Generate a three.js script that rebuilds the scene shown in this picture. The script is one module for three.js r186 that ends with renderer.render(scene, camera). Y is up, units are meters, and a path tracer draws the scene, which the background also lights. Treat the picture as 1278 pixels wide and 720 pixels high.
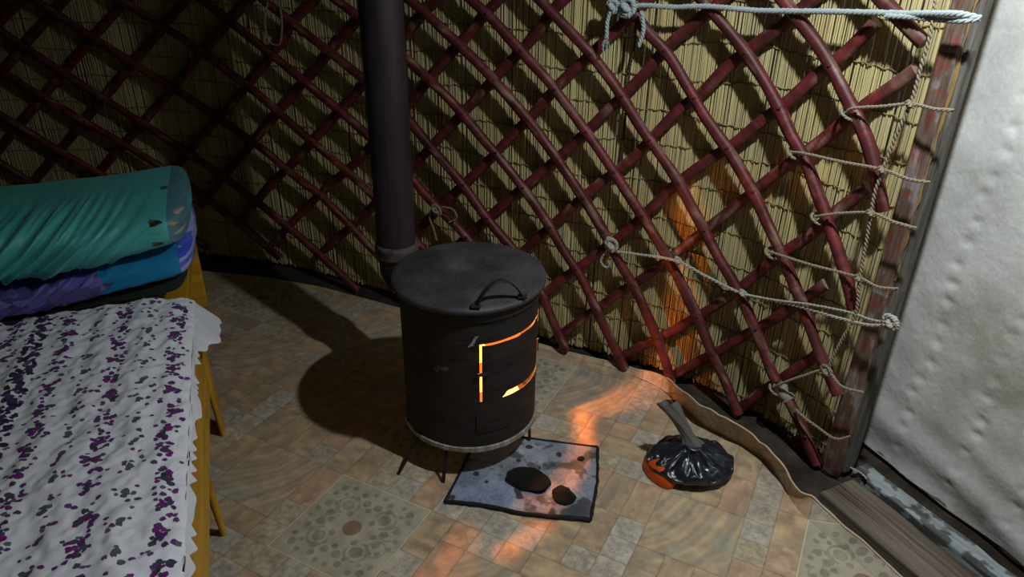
import * as THREE from 'three';
import { mergeGeometries } from 'three/addons/utils/BufferGeometryUtils.js';
import { RectAreaLightUniformsLib } from 'three/addons/lights/RectAreaLightUniformsLib.js';
import { RoundedBoxGeometry } from 'three/addons/geometries/RoundedBoxGeometry.js';

// ---------------------------------------------------------------- camera, lamp, exposure
const renderer = new THREE.WebGLRenderer();
renderer.toneMapping = THREE.LinearToneMapping;
renderer.toneMappingExposure = 0.92;
renderer.shadowMap.enabled = true;
RectAreaLightUniformsLib.init();
const scene = new THREE.Scene();
scene.background = new THREE.Color(0, 0, 0);
const F = 900, PITCH = 27.7, ROLL = 0.8, EYE = 1.4, rad = Math.PI / 180;
const camera = new THREE.PerspectiveCamera(2 * Math.atan(360 / F) / rad, 1278 / 720, 0.05, 30);
camera.position.set(0, EYE, 0);
camera.rotation.order = 'YXZ';
camera.rotation.set(-PITCH * rad, 0, ROLL * rad);
camera.updateMatrixWorld(true);
const LAMP = new THREE.Vector3(0.60, 1.85, -1.06), LAMP_SIZE = 0.05, LAMP_AIM = new THREE.Vector3(0.24, -0.95, -0.12).normalize();   // small lamp facing down and a little towards the door
const LAMP_POWER = 6.6, LAMP_COLOR = new THREE.Color(0.93, 0.98, 1.0);
const FIRE_POWER = 5, EMBER_POWER = 1.5, FIRE_COLOR = new THREE.Color(1.0, 0.27, 0.045);

// ---------------------------------------------------------------- helpers
const V = (x, y, z) => new THREE.Vector3(x, y, z);
let seed = 7;
const rnd = () => { seed = (seed * 1664525 + 1013904223) >>> 0; return seed / 4294967296; };
const rr = (a, b) => a + (b - a) * rnd();
const lerp = (a, b, t) => a + (b - a) * t, clamp = (x, a, b) => Math.min(b, Math.max(a, x));
const sstep = (a, b, x) => { const t = clamp((x - a) / (b - a), 0, 1); return t * t * (3 - 2 * t); };
const hash = (x, y, z) => { let h = Math.imul(x | 0, 374761393) ^ Math.imul(y | 0, 668265263) ^ Math.imul(z | 0, 2147483647 - 1640531527); h = Math.imul(h ^ (h >>> 13), 1274126177); return ((h ^ (h >>> 16)) >>> 0) / 4294967296; };
function vn(x, y, z = 0) {
  const i = Math.floor(x), j = Math.floor(y), k = Math.floor(z), a = x - i, b = y - j, c = z - k;
  const u = a * a * (3 - 2 * a), v = b * b * (3 - 2 * b), w = c * c * (3 - 2 * c);
  const f = (K) => lerp(lerp(hash(i, j, K), hash(i + 1, j, K), u), lerp(hash(i, j + 1, K), hash(i + 1, j + 1, K), u), v);
  return lerp(f(k), f(k + 1), w) * 2 - 1;
}
const fbm = (x, y, z = 0, o = 4) => { let s = 0, a = 0.5; for (let i = 0; i < o; i++) { s += a * vn(x, y, z + i * 17); x *= 2.03; y *= 2.03; z *= 2.03; a *= 0.5; } return s; };

// a pixel of the 1278 x 720 frame gives a direction; the surface it lies on gives the distance
const ray = (x, y) => V((x - 639) / F, (360 - y) / F, -1).applyQuaternion(camera.quaternion);
function onLevel(x, y, h = 0) { const d = ray(x, y); return d.multiplyScalar((h - EYE) / d.y).add(V(0, EYE, 0)); }

const names = new Map();
function numbered(n) { const k = names.get(n) || 0; names.set(n, k + 1); return k ? n + '_' + String(k).padStart(3, '0') : n; }
function thing(name, label, category, base, group) {
  const o = new THREE.Group(); o.name = numbered(name); o.position.copy(base); scene.add(o);
  o.userData = { label, category }; if (group) o.userData.group = group;
  return o;
}
function worldBase(p) { const v = V(0, 0, 0); while (p) { v.add(p.position); p = p.parent; } return v; }
function part(name, geo, mat, parent, label) {   // geometry given in world space
  const b = worldBase(parent); geo.translate(-b.x, -b.y, -b.z);
  const m = new THREE.Mesh(geo, mat); m.name = name; m.castShadow = m.receiveShadow = true; parent.add(m);
  if (label) m.userData.label = label;
  return m;
}
function structure(name, geo, mat, label) {
  const m = new THREE.Mesh(geo, mat); m.name = numbered(name); m.castShadow = m.receiveShadow = true; m.userData = { kind: 'structure' };
  if (label) m.userData.label = label; scene.add(m); return m;
}
function merge(list) {
  const l = list.map((g) => (g.index ? g.toNonIndexed() : g));
  const keep = Object.keys(l[0].attributes).filter((k) => l.every((g) => g.attributes[k]));
  for (const g of l) for (const k of Object.keys(g.attributes)) if (!keep.includes(k)) g.deleteAttribute(k);
  return mergeGeometries(l);
}
function canvasTexture(w, h, draw, color = true) {
  const c = document.createElement('canvas'); c.width = w; c.height = h; draw(c.getContext('2d'), w, h);
  const t = new THREE.CanvasTexture(c); t.wrapS = t.wrapT = THREE.RepeatWrapping; t.magFilter = THREE.LinearFilter; if (color) t.colorSpace = THREE.SRGBColorSpace; return t;
}
function dataTexture(w, h, f, color = true) {
  const d = new Uint8Array(w * h * 4);
  for (let y = 0; y < h; y++) for (let x = 0; x < w; x++) { const c = f(x / w, y / h), i = (y * w + x) * 4; d[i] = clamp(c[0], 0, 255); d[i + 1] = clamp(c[1], 0, 255); d[i + 2] = clamp(c[2], 0, 255); d[i + 3] = 255; }
  const t = new THREE.DataTexture(d, w, h); t.wrapS = t.wrapT = THREE.RepeatWrapping; t.magFilter = THREE.LinearFilter; t.minFilter = THREE.LinearFilter; if (color) t.colorSpace = THREE.SRGBColorSpace; t.needsUpdate = true; return t;
}
const std = (o) => new THREE.MeshStandardMaterial({ roughness: 0.85, side: THREE.DoubleSide, ...o });
// grid surface: f(i/nu, j/nv) -> [point, u, v, color?]
function gridGeo(nu, nv, f, wrapU = false) {
  const pos = [], uv = [], col = [], idx = []; let hasCol = false;
  for (let j = 0; j <= nv; j++) for (let i = 0; i <= nu; i++) { const r = f(i / nu, j / nv); pos.push(r[0].x, r[0].y, r[0].z); uv.push(r[1] ?? i / nu, r[2] ?? j / nv); if (r[3]) { hasCol = true; col.push(...r[3]); } }
  for (let j = 0; j < nv; j++) for (let i = 0; i < nu; i++) { const a = j * (nu + 1) + i, b = a + 1, c = a + nu + 1, d = c + 1; idx.push(a, b, d, a, d, c); }
  const g = new THREE.BufferGeometry(); g.setAttribute('position', new THREE.Float32BufferAttribute(pos, 3)); g.setAttribute('uv', new THREE.Float32BufferAttribute(uv, 2));
  if (hasCol) g.setAttribute('color', new THREE.Float32BufferAttribute(col, 3));
  g.setIndex(idx); g.computeVertexNormals();
  if (wrapU) { const n = g.attributes.normal; for (let j = 0; j <= nv; j++) { const a = j * (nu + 1), b = a + nu; const x = n.getX(a) + n.getX(b), y = n.getY(a) + n.getY(b), z = n.getZ(a) + n.getZ(b), l = Math.hypot(x, y, z) || 1; n.setXYZ(a, x / l, y / l, z / l); n.setXYZ(b, x / l, y / l, z / l); } }
  return g;
}
// a bar swept along points; across = preferred direction of its wide side's normal; opts: width, thick, sides, color(t, angle)
function sweep(points, { width, thick, sides = 8, segs, facing, color, taper, wobble = 0, flat = 0, id = 0 }) {
  const curve = points.length === 2 ? new THREE.LineCurve3(points[0], points[1]) : new THREE.CatmullRomCurve3(points, false, 'centripetal');
  const len = curve.getLength(), n = segs || Math.max(2, Math.ceil(len / 0.03));
  const rings = [], centers = curve.getSpacedPoints(n);
  const pos = [], uv = [], col = [], idx = [];
  for (let i = 0; i <= n; i++) {
    const t = i / n, c = centers[i], tan = curve.getTangentAt(t), fN = facing ? facing(c) : V(0.01, 1, 0.02);
    const b = tan.clone().cross(fN).normalize(), nn = b.clone().cross(tan).normalize();
    const s = taper ? taper(t) : 1;
    for (let k = 0; k <= sides; k++) {
      const a = (k % sides) / sides * Math.PI * 2, ca = Math.cos(a), sa = Math.sin(a), e = flat ? Math.pow(Math.pow(Math.abs(ca), 4) + Math.pow(Math.abs(sa), 4), -0.25) : 1;
      const w = 1 + wobble * fbm(i * 0.35 + id * 31, (k % sides) * 0.9, id, 2);
      const p = c.clone().addScaledVector(b, ca * width / 2 * s * e * w).addScaledVector(nn, sa * thick / 2 * s * e * w);
      pos.push(p.x, p.y, p.z); uv.push(k / sides * (width + thick) * 1.6, t * len);
      if (color) col.push(...color(t, a, t * len, len));
    }
  }
  for (let i = 0; i < n; i++) for (let k = 0; k < sides; k++) { const a = i * (sides + 1) + k, b2 = a + 1, c2 = a + sides + 1, d = c2 + 1; idx.push(a, d, b2, a, c2, d); }
  for (const end of [0, n]) { const at = pos.length / 3, c = centers[end]; pos.push(c.x, c.y, c.z); uv.push(0, 0); if (color) col.push(...color(end / n, -1, end ? len : 0, len)); 
    for (let k = 0; k <= sides; k++) { const q = (end * (sides + 1) + k) * 3; pos.push(pos[q], pos[q + 1], pos[q + 2]); uv.push(0, 0); if (color) col.push(...color(end / n, -1, end ? len : 0, len)); }
    for (let k = 0; k < sides; k++) end ? idx.push(at, at + 2 + k, at + 1 + k) : idx.push(at, at + 1 + k, at + 2 + k); }
  const g = new THREE.BufferGeometry(); g.setAttribute('position', new THREE.Float32BufferAttribute(pos, 3)); g.setAttribute('uv', new THREE.Float32BufferAttribute(uv, 2));
  if (color) g.setAttribute('color', new THREE.Float32BufferAttribute(col, 3));
  g.setIndex(idx); g.computeVertexNormals(); return g;
}
// a twisted rope of several strands
function ropeGeo(points, r, strands = 3, pitch = 0.03) {
  const curve = new THREE.CatmullRomCurve3(points, false, 'centripetal'), len = curve.getLength(), n = Math.max(8, Math.ceil(len / pitch * 8)), out = [];
  const fr = curve.getSpacedPoints(n);
  for (let s = 0; s < strands; s++) {
    const pts = fr.map((c, i) => { const t = i / n, tan = curve.getTangentAt(t), up = Math.abs(tan.y) > 0.9 ? V(1, 0, 0) : V(0, 1, 0), b = tan.clone().cross(up).normalize(), nn = b.clone().cross(tan); const a = t * len / pitch * Math.PI * 2 + s / strands * Math.PI * 2; const q = r * 0.52 * (1 + 0.15 * vn(t * len * 90, s)); return c.clone().addScaledVector(b, Math.cos(a) * q).addScaledVector(nn, Math.sin(a) * q); });
    out.push(new THREE.TubeGeometry(new THREE.CatmullRomCurve3(pts), n, r * 0.58, 5));
  }
  return merge(out);
}
function shapeXZ(pts, y0, y1) {   // prism over a plan outline [[x, z], ...]
  const s = new THREE.Shape(pts.map(([x, z]) => new THREE.Vector2(x, -z)));
  const g = new THREE.ExtrudeGeometry(s, { depth: y1 - y0, bevelEnabled: false }); g.rotateX(-Math.PI / 2); g.translate(0, y0, 0); return g;
}

// ---------------------------------------------------------------- plan of the lattice wall
const planPts = [[1.30, -0.92], [1.13, -1.20], [0.99, -1.42], [0.868, -1.60], [0.735, -1.79], [0.595, -1.935], [0.42, -2.05], [0.18, -2.17], [-0.2, -2.365], [-0.6, -2.59], [-1.05, -2.80], [-1.5, -2.90], [-2.0, -2.93], [-2.5, -2.83], [-2.95, -2.58]].map(([x, z]) => V(x, 0, z));
const planCurve = new THREE.CatmullRomCurve3(planPts, false, 'centripetal');
const PN = 600, planLen = planCurve.getLength(), plan = planCurve.getSpacedPoints(PN);
const planNormal = plan.map((p, i) => { const t = plan[Math.min(PN, i + 1)].clone().sub(plan[Math.max(0, i - 1)]).normalize(); return V(-t.z, 0, t.x).multiplyScalar(-1); });   // outward
if (planNormal[300].z > 0) planNormal.forEach((n) => n.negate());
function wallAt(s, y, off = 0) { const f = clamp(s / planLen, 0, 1) * PN, i = Math.min(PN - 1, Math.floor(f)), t = f - i; return plan[i].clone().lerp(plan[i + 1], t).addScaledVector(planNormal[i].clone().lerp(planNormal[i + 1], t).normalize(), off).setY(y); }
function wallHit(x, y, off = 0) {   // where the direction of a pixel meets the wall surface, off metres outward of the front rods
  const d = ray(x, y); let best = null;
  for (let i = 0; i < PN; i++) {
    const a = plan[i].clone().addScaledVector(planNormal[i], off), b = plan[i + 1].clone().addScaledVector(planNormal[i + 1], off);
    const ex = b.x - a.x, ez = b.z - a.z, den = d.x * ez - d.z * ex; if (Math.abs(den) < 1e-9) continue;
    const t = (a.x * ez - a.z * ex) / den, u = (a.x * d.z - a.z * d.x) / den;
    if (t > 0 && u >= -1e-6 && u <= 1 + 1e-6 && (!best || t < best.t)) best = { t, s: (i + u) / PN * planLen };
  }
  const p = d.multiplyScalar(best.t).add(V(0, EYE, 0)); p.s = best.s; return p;
}
function sOf(x, z) { let m = 1e9, k = 0; plan.forEach((p, i) => { const q = (p.x - x) ** 2 + (p.z - z) ** 2; if (q < m) { m = q; k = i; } }); return k / PN * planLen; }
const inwardAt = (p) => { const i = Math.round(sOf(p.x, p.z) / planLen * PN); return planNormal[i].clone().negate(); };
const REED = 0.06, BACK = 0.027;

// ---------------------------------------------------------------- setting: ground, felt wall, roof
const woodMap = dataTexture(256, 512, (u, v) => { const g = fbm(u * 26, v * 3, 3) * 46 + fbm(u * 5, v * 2, 9) * 40, k = vn(u * 60, v * 2, 1) > 0.62 ? -34 : 0; return [116 + g + k, 104 + g + k, 88 + g * 0.9 + k]; });
const feltMap = dataTexture(512, 512, (u, v) => { const n = fbm(u * 9, v * 9, 2, 5) * 18 + vn(u * 180, v * 180, 5) * 7, s = Math.max(0, fbm(u * 4, v * 4, 8) - 0.18) * 90; return [205 + n - s, 206 + n - s * 1.1, 203 + n - s * 1.35]; });
const feltBump = dataTexture(256, 256, (u, v) => { const n = 128 + vn(u * 90, v * 90) * 50 + fbm(u * 14, v * 14, 4) * 70; return [n, n, n]; }, false);
const earthMat = std({ map: dataTexture(256, 256, (u, v) => { const n = fbm(u * 12, v * 12, 3) * 50 + vn(u * 100, v * 100) * 14; return [46 + n * 0.6, 38 + n * 0.6, 30 + n * 0.6]; }), roughness: 1 });
const shellMat = std({ map: feltMap, color: 0xc4bcae, roughness: 1 });

const ring = [];                                                       // outline of the whole yurt, felt line
for (let i = 60; i <= PN; i += 12) { const p = wallAt(i / PN * planLen, 0, REED + 0.05); ring.push([p.x, p.z]); }
ring.push([-3.45, -2.05], [-3.8, -1.2], [-3.85, -0.2], [-3.55, 0.8], [-2.9, 1.6], [-2.0, 2.1], [-1.0, 2.25], [0, 2.0], [0.85, 1.45], [1.4, 0.7], [1.62, 0.0]);
{
  const wide = ring.map(([x, z]) => { const a = Math.atan2(z + 0.4, x + 1.1), r = Math.hypot(z + 0.4, x + 1.1) + 0.5; return [-1.1 + r * Math.cos(a), -0.4 + r * Math.sin(a)]; });
  const g = shapeXZ(wide, -0.08, -0.006); const p = g.attributes.position; g.setAttribute('uv', new THREE.Float32BufferAttribute(Array.from({ length: p.count * 2 }, (_, i) => (i % 2 ? p.getZ(i >> 1) : p.getX(i >> 1))), 2));
  structure('floor', g, earthMat, 'bare brown earth ground under and around the linoleum');
  // felt wall behind the reed screen and round the unseen side; leaves the doorway where the felt door flap hangs
  const W = [...ring.map(([x, z]) => V(x, 0, z)), V(1.66, 0, -0.6)];
  const start = 4; // wall begins behind the door post
  const line = new THREE.CatmullRomCurve3(W.slice(start), false, 'centripetal').getSpacedPoints(150), outer = line.map((q, i) => { const t = line[Math.min(150, i + 1)].clone().sub(line[Math.max(0, i - 1)]).normalize(); let n = V(-t.z, 0, t.x); if (n.x * (q.x + 1.1) + n.z * (q.z + 0.4) < 0) n.negate(); return q.clone().addScaledVector(n, 0.03); });
  const prof = (t) => { const i = Math.min(149, Math.floor(t * 150)), u = t * 150 - i; return [line[i].clone().lerp(line[i + 1], u), outer[i].clone().lerp(outer[i + 1], u)]; };
  const wg = gridGeo(150, 5, (u, v) => { const [a, b] = prof(u), k = Math.round(v * 5); const q = [[a, -0.006], [a, 1.75], [b, 1.75], [b, -0.006], [a, -0.006], [a, -0.006]][k]; return [q[0].clone().setY(q[1]), u * 14, q[1]]; });
  structure('wall_back', wg, shellMat, 'grey felt wall of the yurt behind the reed screen');
  const all = new THREE.CatmullRomCurve3(W, true, 'centripetal').getSpacedPoints(160);
  const rg = gridGeo(160, 3, (u, v) => { const q = all[Math.round(u * 160) % 160], k = Math.round(v * 3), c = V(-1.1, 2.95, -0.4); const o = V(q.x - c.x, 0, q.z - c.z).normalize().multiplyScalar(0.12); const lo = V(q.x, 1.74, q.z).add(o); const p = [lo, c, c.clone().setY(2.99), lo.clone().setY(1.78)][k]; return [p.clone(), u * 14, v]; });
  structure('ceiling', rg, shellMat, 'grey felt cone roof of the yurt');
}

// ---------------------------------------------------------------- linoleum
const O = onLevel(429, 591.3), uAx = V(0.88911, 0, 0.4577), vAx = V(-0.4577, 0, 0.88911), MOD = 0.0733, PER = 16 * MOD;
const linoUV = (p) => { const d = p.clone().sub(O); return [d.dot(uAx) / PER, d.dot(vAx) / PER]; };
const linoMap = (() => {
  const N = 2048, cell = N / 16, img = new Float32Array(N * N * 3), used = Array.from({ length: 16 }, () => new Array(16).fill(false)), tiles = [];
  const place = (x, y, w, h, kind) => { for (let j = 0; j < h; j++) for (let i = 0; i < w; i++) if (used[(y + j) % 16][(x + i) % 16]) return false; for (let j = 0; j < h; j++) for (let i = 0; i < w; i++) used[(y + j) % 16][(x + i) % 16] = true; tiles.push([x, y, w, h, kind]); return true; };
  place(0, 0, 4, 4, 'ornament'); place(11, 11, 3, 3, 'swirl'); place(5, 5, 3, 3, 'swirl'); place(12, 0, 3, 3, 'swirl'); place(1, 5, 4, 4, 'ornament'); place(0, 10, 4, 4, 'ornament'); place(6, 1, 3, 3, 'swirl'); place(5, 10, 3, 3, 'swirl'); place(10, 6, 3, 3, 'swirl');
  place(9, 11, 1, 2, 'sand'); place(9, 13, 1, 2, 'sand'); place(10, 11, 1, 2, 'sand'); place(10, 13, 1, 1, 'flower'); place(10, 14, 1, 1, 'flower'); place(14, 10, 1, 1, 'flower'); place(14, 11, 1, 1, 'flower'); place(14, 12, 1, 1, 'leaf'); place(15, 10, 1, 3, 'sand'); place(15, 13, 1, 3, 'sand');
  for (let y = 0; y < 16; y++) for (let x = 0; x < 16; x++) if (!used[y][x]) { const k = rnd(); (k < 0.22 && place(x, y, 2, 1, 'sand')) || (k < 0.45 && place(x, y, 1, 2, 'sand')) || place(x, y, 1, 1, k < 0.72 ? 'flower' : k < 0.88 ? 'leaf' : 'sand'); }
  const tone = { sand: [[172, 150, 119], [180, 154, 124], [168, 149, 122], [176, 146, 120]], flower: [[178, 169, 153], [173, 162, 143]], leaf: [[174, 161, 133], [178, 164, 138]], ornament: [[172, 164, 142]], swirl: [[174, 155, 126], [168, 152, 128]] };
  for (const [tx, ty, tw, th, kind] of tiles) {
    const base = tone[kind][Math.floor(rnd() * tone[kind].length)], W = tw * cell, H = th * cell, id = rnd() * 90, flip = rnd() < 0.5, cx = rr(-0.6, -0.1), cy = rr(-0.5, 0.1);
    for (let j = 0; j < H; j++) for (let i = 0; i < W; i++) {
      const u = i / W, v = j / H, ex = Math.min(i, W - i), ey = Math.min(j, H - j), e = Math.min(ex, ey); let c = [...base];
      const grain = fbm(i * 0.02, j * 0.02, id, 4) * 26; let d = grain;
      if (kind === 'sand') { const b = fbm(flip ? u * 2 + fbm(u * 3, v * 3, id) : i * 0.03 + grain * 0.05, flip ? j * 0.03 : v * 2 + fbm(u * 2, v * 2, id), id, 3); d += b * 34; c[0] += b * 9; c[2] -= b * 9; }
      if (kind === 'swirl') { const r = Math.hypot(u - cx, (v - cy) * 0.9) + 0.09 * fbm(u * 3, v * 3, id), b = Math.sin(r * 24 + 3 * fbm(u * 2, v * 2, id + 5)) * 0.5 + 0.5 * Math.sin(r * 61); d += b * 12; c[0] += b * 6; c[2] -= b * 7; const g = sstep(0.1, 0.5, fbm(u * 2.2, v * 2.2, id + 9)); c[0] -= g * 14; c[2] += g * 10; }
      if (kind === 'flower' || kind === 'leaf') { const r = Math.hypot(u - 0.5, v - 0.5), a = Math.atan2(v - 0.5, u - 0.5); const f = kind === 'flower' ? Math.cos(a * 8) * 0.06 + 0.26 : 0.33 + 0.1 * Math.sin(a * 4); d -= 13 * sstep(0.09, 0.03, Math.abs(r - f)); d -= 14 * sstep(0.14, 0.05, r); d += vn(i * 0.05, j * 0.05, id) * 14 + fbm(u * 5, v * 5, id + 3) * 22; }
      if (kind === 'ornament') {
        const a = Math.abs(u - 0.5), b = Math.abs(v - 0.5), r = Math.hypot(a, b); let s = 0;
        const blob = (x, y, q) => { if (Math.hypot(a - x, b - y) < q * (1 + 0.25 * vn(u * 40, v * 40, id))) s = 1; const k = Math.hypot(b - x, a - y); if (k < q) s = 1; };
        blob(0.2, 0.2, 0.055); blob(0.29, 0.06, 0.04); blob(0.37, 0.14, 0.032); blob(0.12, 0.12, 0.03); blob(0.36, 0.36, 0.035); blob(0.4, 0.27, 0.026); blob(0.3, 0.3, 0.022); blob(0.42, 0.05, 0.026); blob(0.23, 0.0, 0.03); blob(0.17, 0.3, 0.028);
        if (Math.abs(Math.hypot(a - 0.2, b - 0.2) - 0.1) < 0.012 && a + b > 0.3) s = 0.8; if (Math.abs(Math.hypot(a - 0.33, b - 0.1) - 0.085) < 0.012 && vn(u * 14, v * 14, 2) > -0.3) s = 0.7;
        if (r < 0.085) { s = 0; c = [140, 112, 92]; } else d -= s * 38 * (0.8 + 0.3 * vn(u * 30, v * 30, 7));
        if (e < 7) { c = [198, 190, 160]; d = grain * 0.3; }
      }
      if (kind !== 'ornament') d -= 24 * sstep(5, 1.5, e);
      const x = (tx * cell + i) % N, y = (ty * cell + j) % N, o = (y * N + x) * 3; img[o] = c[0] + d; img[o + 1] = c[1] + d * 0.96; img[o + 2] = c[2] + d * 0.85;
    }
  }
  const data = new Uint8Array(N * N * 4);
  for (let k = 0; k < N * N; k++) { const g = vn((k % N) * 0.5, Math.floor(k / N) * 0.5) * 6; for (let c = 0; c < 3; c++) data[k * 4 + c] = clamp(img[k * 3 + c] + g, 0, 255); data[k * 4 + 3] = 255; }
  const t = new THREE.DataTexture(data, N, N); t.wrapS = t.wrapT = THREE.RepeatWrapping; t.magFilter = t.minFilter = THREE.LinearFilter; t.colorSpace = THREE.SRGBColorSpace; t.needsUpdate = true; return t;
})();
const linoMat = std({ map: linoMap, roughness: 0.62, bumpMap: feltBump, bumpScale: 0.0006 });
// [pixel x, pixel y on the floor, height of the curled-up border, lean outward]
const lip = [[640, 425, 0.004, 0.01], [671, 433, 0.006, 0.01], [730, 449, 0.008, 0.012], [785, 467, 0.016, 0.02], [820, 482, 0.03, 0.02], [850, 506, 0.072, -0.018], [878, 531, 0.1, -0.034], [905, 545, 0.098, -0.036], [930, 558, 0.085, -0.03], [955, 575, 0.072, -0.024], [975, 602, 0.066, -0.012], [990, 628, 0.055, 0.004], [1008, 648, 0.045, 0.028], [1050, 684, 0.036, 0.032], [1110, 735, 0.028, 0.03], [1180, 800, 0.02, 0.03], [1260, 880, 0.015, 0.02]];
const lipBase = lip.map(([x, y]) => onLevel(x, y, 0));
{
  const out = [...lipBase.map((p) => [p.x, p.z])];
  out.push([1.3, -0.5], [1.35, 0.3], [0.9, 1.2], [0, 1.7], [-1.2, 1.9], [-2.4, 1.5], [-3.2, 0.5], [-3.4, -0.8], [-3.1, -1.9], [-2.6, -2.55], [-2.0, -2.82], [-1.5, -2.82], [-1.05, -2.74], [-0.8, -2.66], [-0.62, -2.575], [-0.3, -2.42]);
  const g = shapeXZ(out, -0.004, 0), p = g.attributes.position, uv = [];
  for (let i = 0; i < p.count; i++) uv.push(...linoUV(V(p.getX(i), 0, p.getZ(i))));
  g.setAttribute('uv', new THREE.Float32BufferAttribute(uv, 2));
  const floor = structure('floor', g, linoMat, 'linoleum sheet printed with tan stone tiles and ornamental squares');
  const bc = new THREE.CatmullRomCurve3(lipBase, false, 'centripetal'), hc = new THREE.CatmullRomCurve3(lip.map(([, , h, l]) => V(h, l, 0)), false, 'centripetal');
  const at = (t, v) => { const b = bc.getPoint(t), q = hc.getPoint(t), tan = bc.getTangent(t); let n = V(-tan.z, 0, tan.x).normalize(); if (n.z > 0) n.negate(); if (n.x < 0 && Math.abs(n.z) < 0.2) n.negate(); const h = q.x * (1 + 0.07 * vn(t * 40, 3)), bulge = Math.sin(v * Math.PI) * 0.003 * Math.min(1, h / 0.05); return b.clone().addScaledVector(n, q.y * v + bulge + 0.004 * vn(t * 30, v * 2, 4) * v).setY(h * v); };
  const lg = gridGeo(160, 8, (u, v) => { const p = at(u, v), q = linoUV(at(u, 0)), w = at(u, 0).distanceTo(p); return [p, q[0] + w * 0.3 / PER, q[1] - w * 0.9 / PER]; });
  part('curled_border', lg, linoMat, floor, 'curled-up border of the linoleum against the lattice');
  part('cut_edge', sweep(Array.from({ length: 81 }, (_, i) => at(i / 80, 1)), { width: 0.0052, thick: 0.0045, sides: 6, segs: 200, wobble: 0.5 }), std({ color: 0xb9a78c }), floor, 'pale frayed cut edge of the linoleum');
}

// ---------------------------------------------------------------- reed screen
const sPost = sOf(0.905, -1.545), sEnd = sOf(-2.75, -2.72);
{
  const t = thing('reed_screen', 'straw-coloured reed screen bound with twine behind the red lattice', 'reed screen', wallAt((sPost + sEnd) / 2, 0, REED));
  const pos = [], col = [], idx = [], nor = []; const SEG = 9, SIDES = 5;
  for (let s = sPost + 0.055; s < sEnd;) {
    const r = rr(0.0021, 0.0033), tilt = 0.006 * vn(s * 14, 1) + rr(-0.004, 0.004), off = REED + rr(-0.003, 0.003), tone = rr(0.82, 1.06) * (1 + 0.12 * vn(s * 5, 9)), warm = rr(-0.03, 0.035), id = rnd() * 100;
    const lenTop = 1.7 + rr(-0.02, 0.02), bottom = 0.008 + rr(0, 0.012);
    for (let k = 0; k <= SEG; k++) {
      const y = lerp(bottom, lenTop, k / SEG), c = wallAt(s + tilt * (y - 0.7) + 0.002 * vn(y * 3, id), y, off + 0.0022 * vn(y * 9, id, 3)), n = inwardFast(s), tx = V(-n.z, 0, n.x);
      for (let q = 0; q < SIDES; q++) { const a = q / SIDES * Math.PI * 2, d = tx.clone().multiplyScalar(Math.cos(a)).addScaledVector(n, Math.sin(a)); pos.push(c.x + d.x * r, y, c.z + d.z * r); nor.push(d.x, 0, d.z);
        const f = tone * (1 + 0.12 * vn(y * 7, id, 6)); col.push((0.56 + warm) * f, 0.48 * f, (0.235 - warm) * f); }
      const b = pos.length / 3 - SIDES; if (k) for (let q = 0; q < SIDES; q++) { const q2 = (q + 1) % SIDES; idx.push(b - SIDES + q, b + q2, b + q, b - SIDES + q, b - SIDES + q2, b + q2); }
    }
    s += r * 1.72 + (rnd() < 0.03 ? rr(0.001, 0.002) : 0);
  }
  function inwardFast(s) { return planNormal[Math.round(clamp(s / planLen, 0, 1) * PN)].clone().negate(); }
  const g = new THREE.BufferGeometry(); g.setAttribute('position', new THREE.Float32BufferAttribute(pos, 3)); g.setAttribute('normal', new THREE.Float32BufferAttribute(nor, 3)); g.setAttribute('color', new THREE.Float32BufferAttribute(col, 3)); g.setIndex(idx);
  part('reeds', g, std({ vertexColors: true, roughness: 0.7 }), t, 'upright straw reeds').userData.kind = 'stuff';
  const cordMat = std({ color: 0x837646 }), n = 330;
  for (let k = 0; k < 13; k++) {
    const y0 = 0.06 + k * 0.102 + rr(-0.008, 0.008), pts = [];
    for (let i = 0; i <= n; i++) { const s = lerp(sPost + 0.05, sEnd, i / n); pts.push(wallAt(s, y0 + 0.007 * vn(s * 9, k * 7) + 0.016 * vn(s * 1.7, k * 3) + 0.0022 * Math.sin(i * 2.3), REED - 0.0045 - 0.0012 * Math.cos(i * 2.3))); }
    part('binding_cord', new THREE.TubeGeometry(new THREE.CatmullRomCurve3(pts), n * 2, 0.0019, 5), cordMat, t, 'twisted twine tying the reeds');
  }
}

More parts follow.
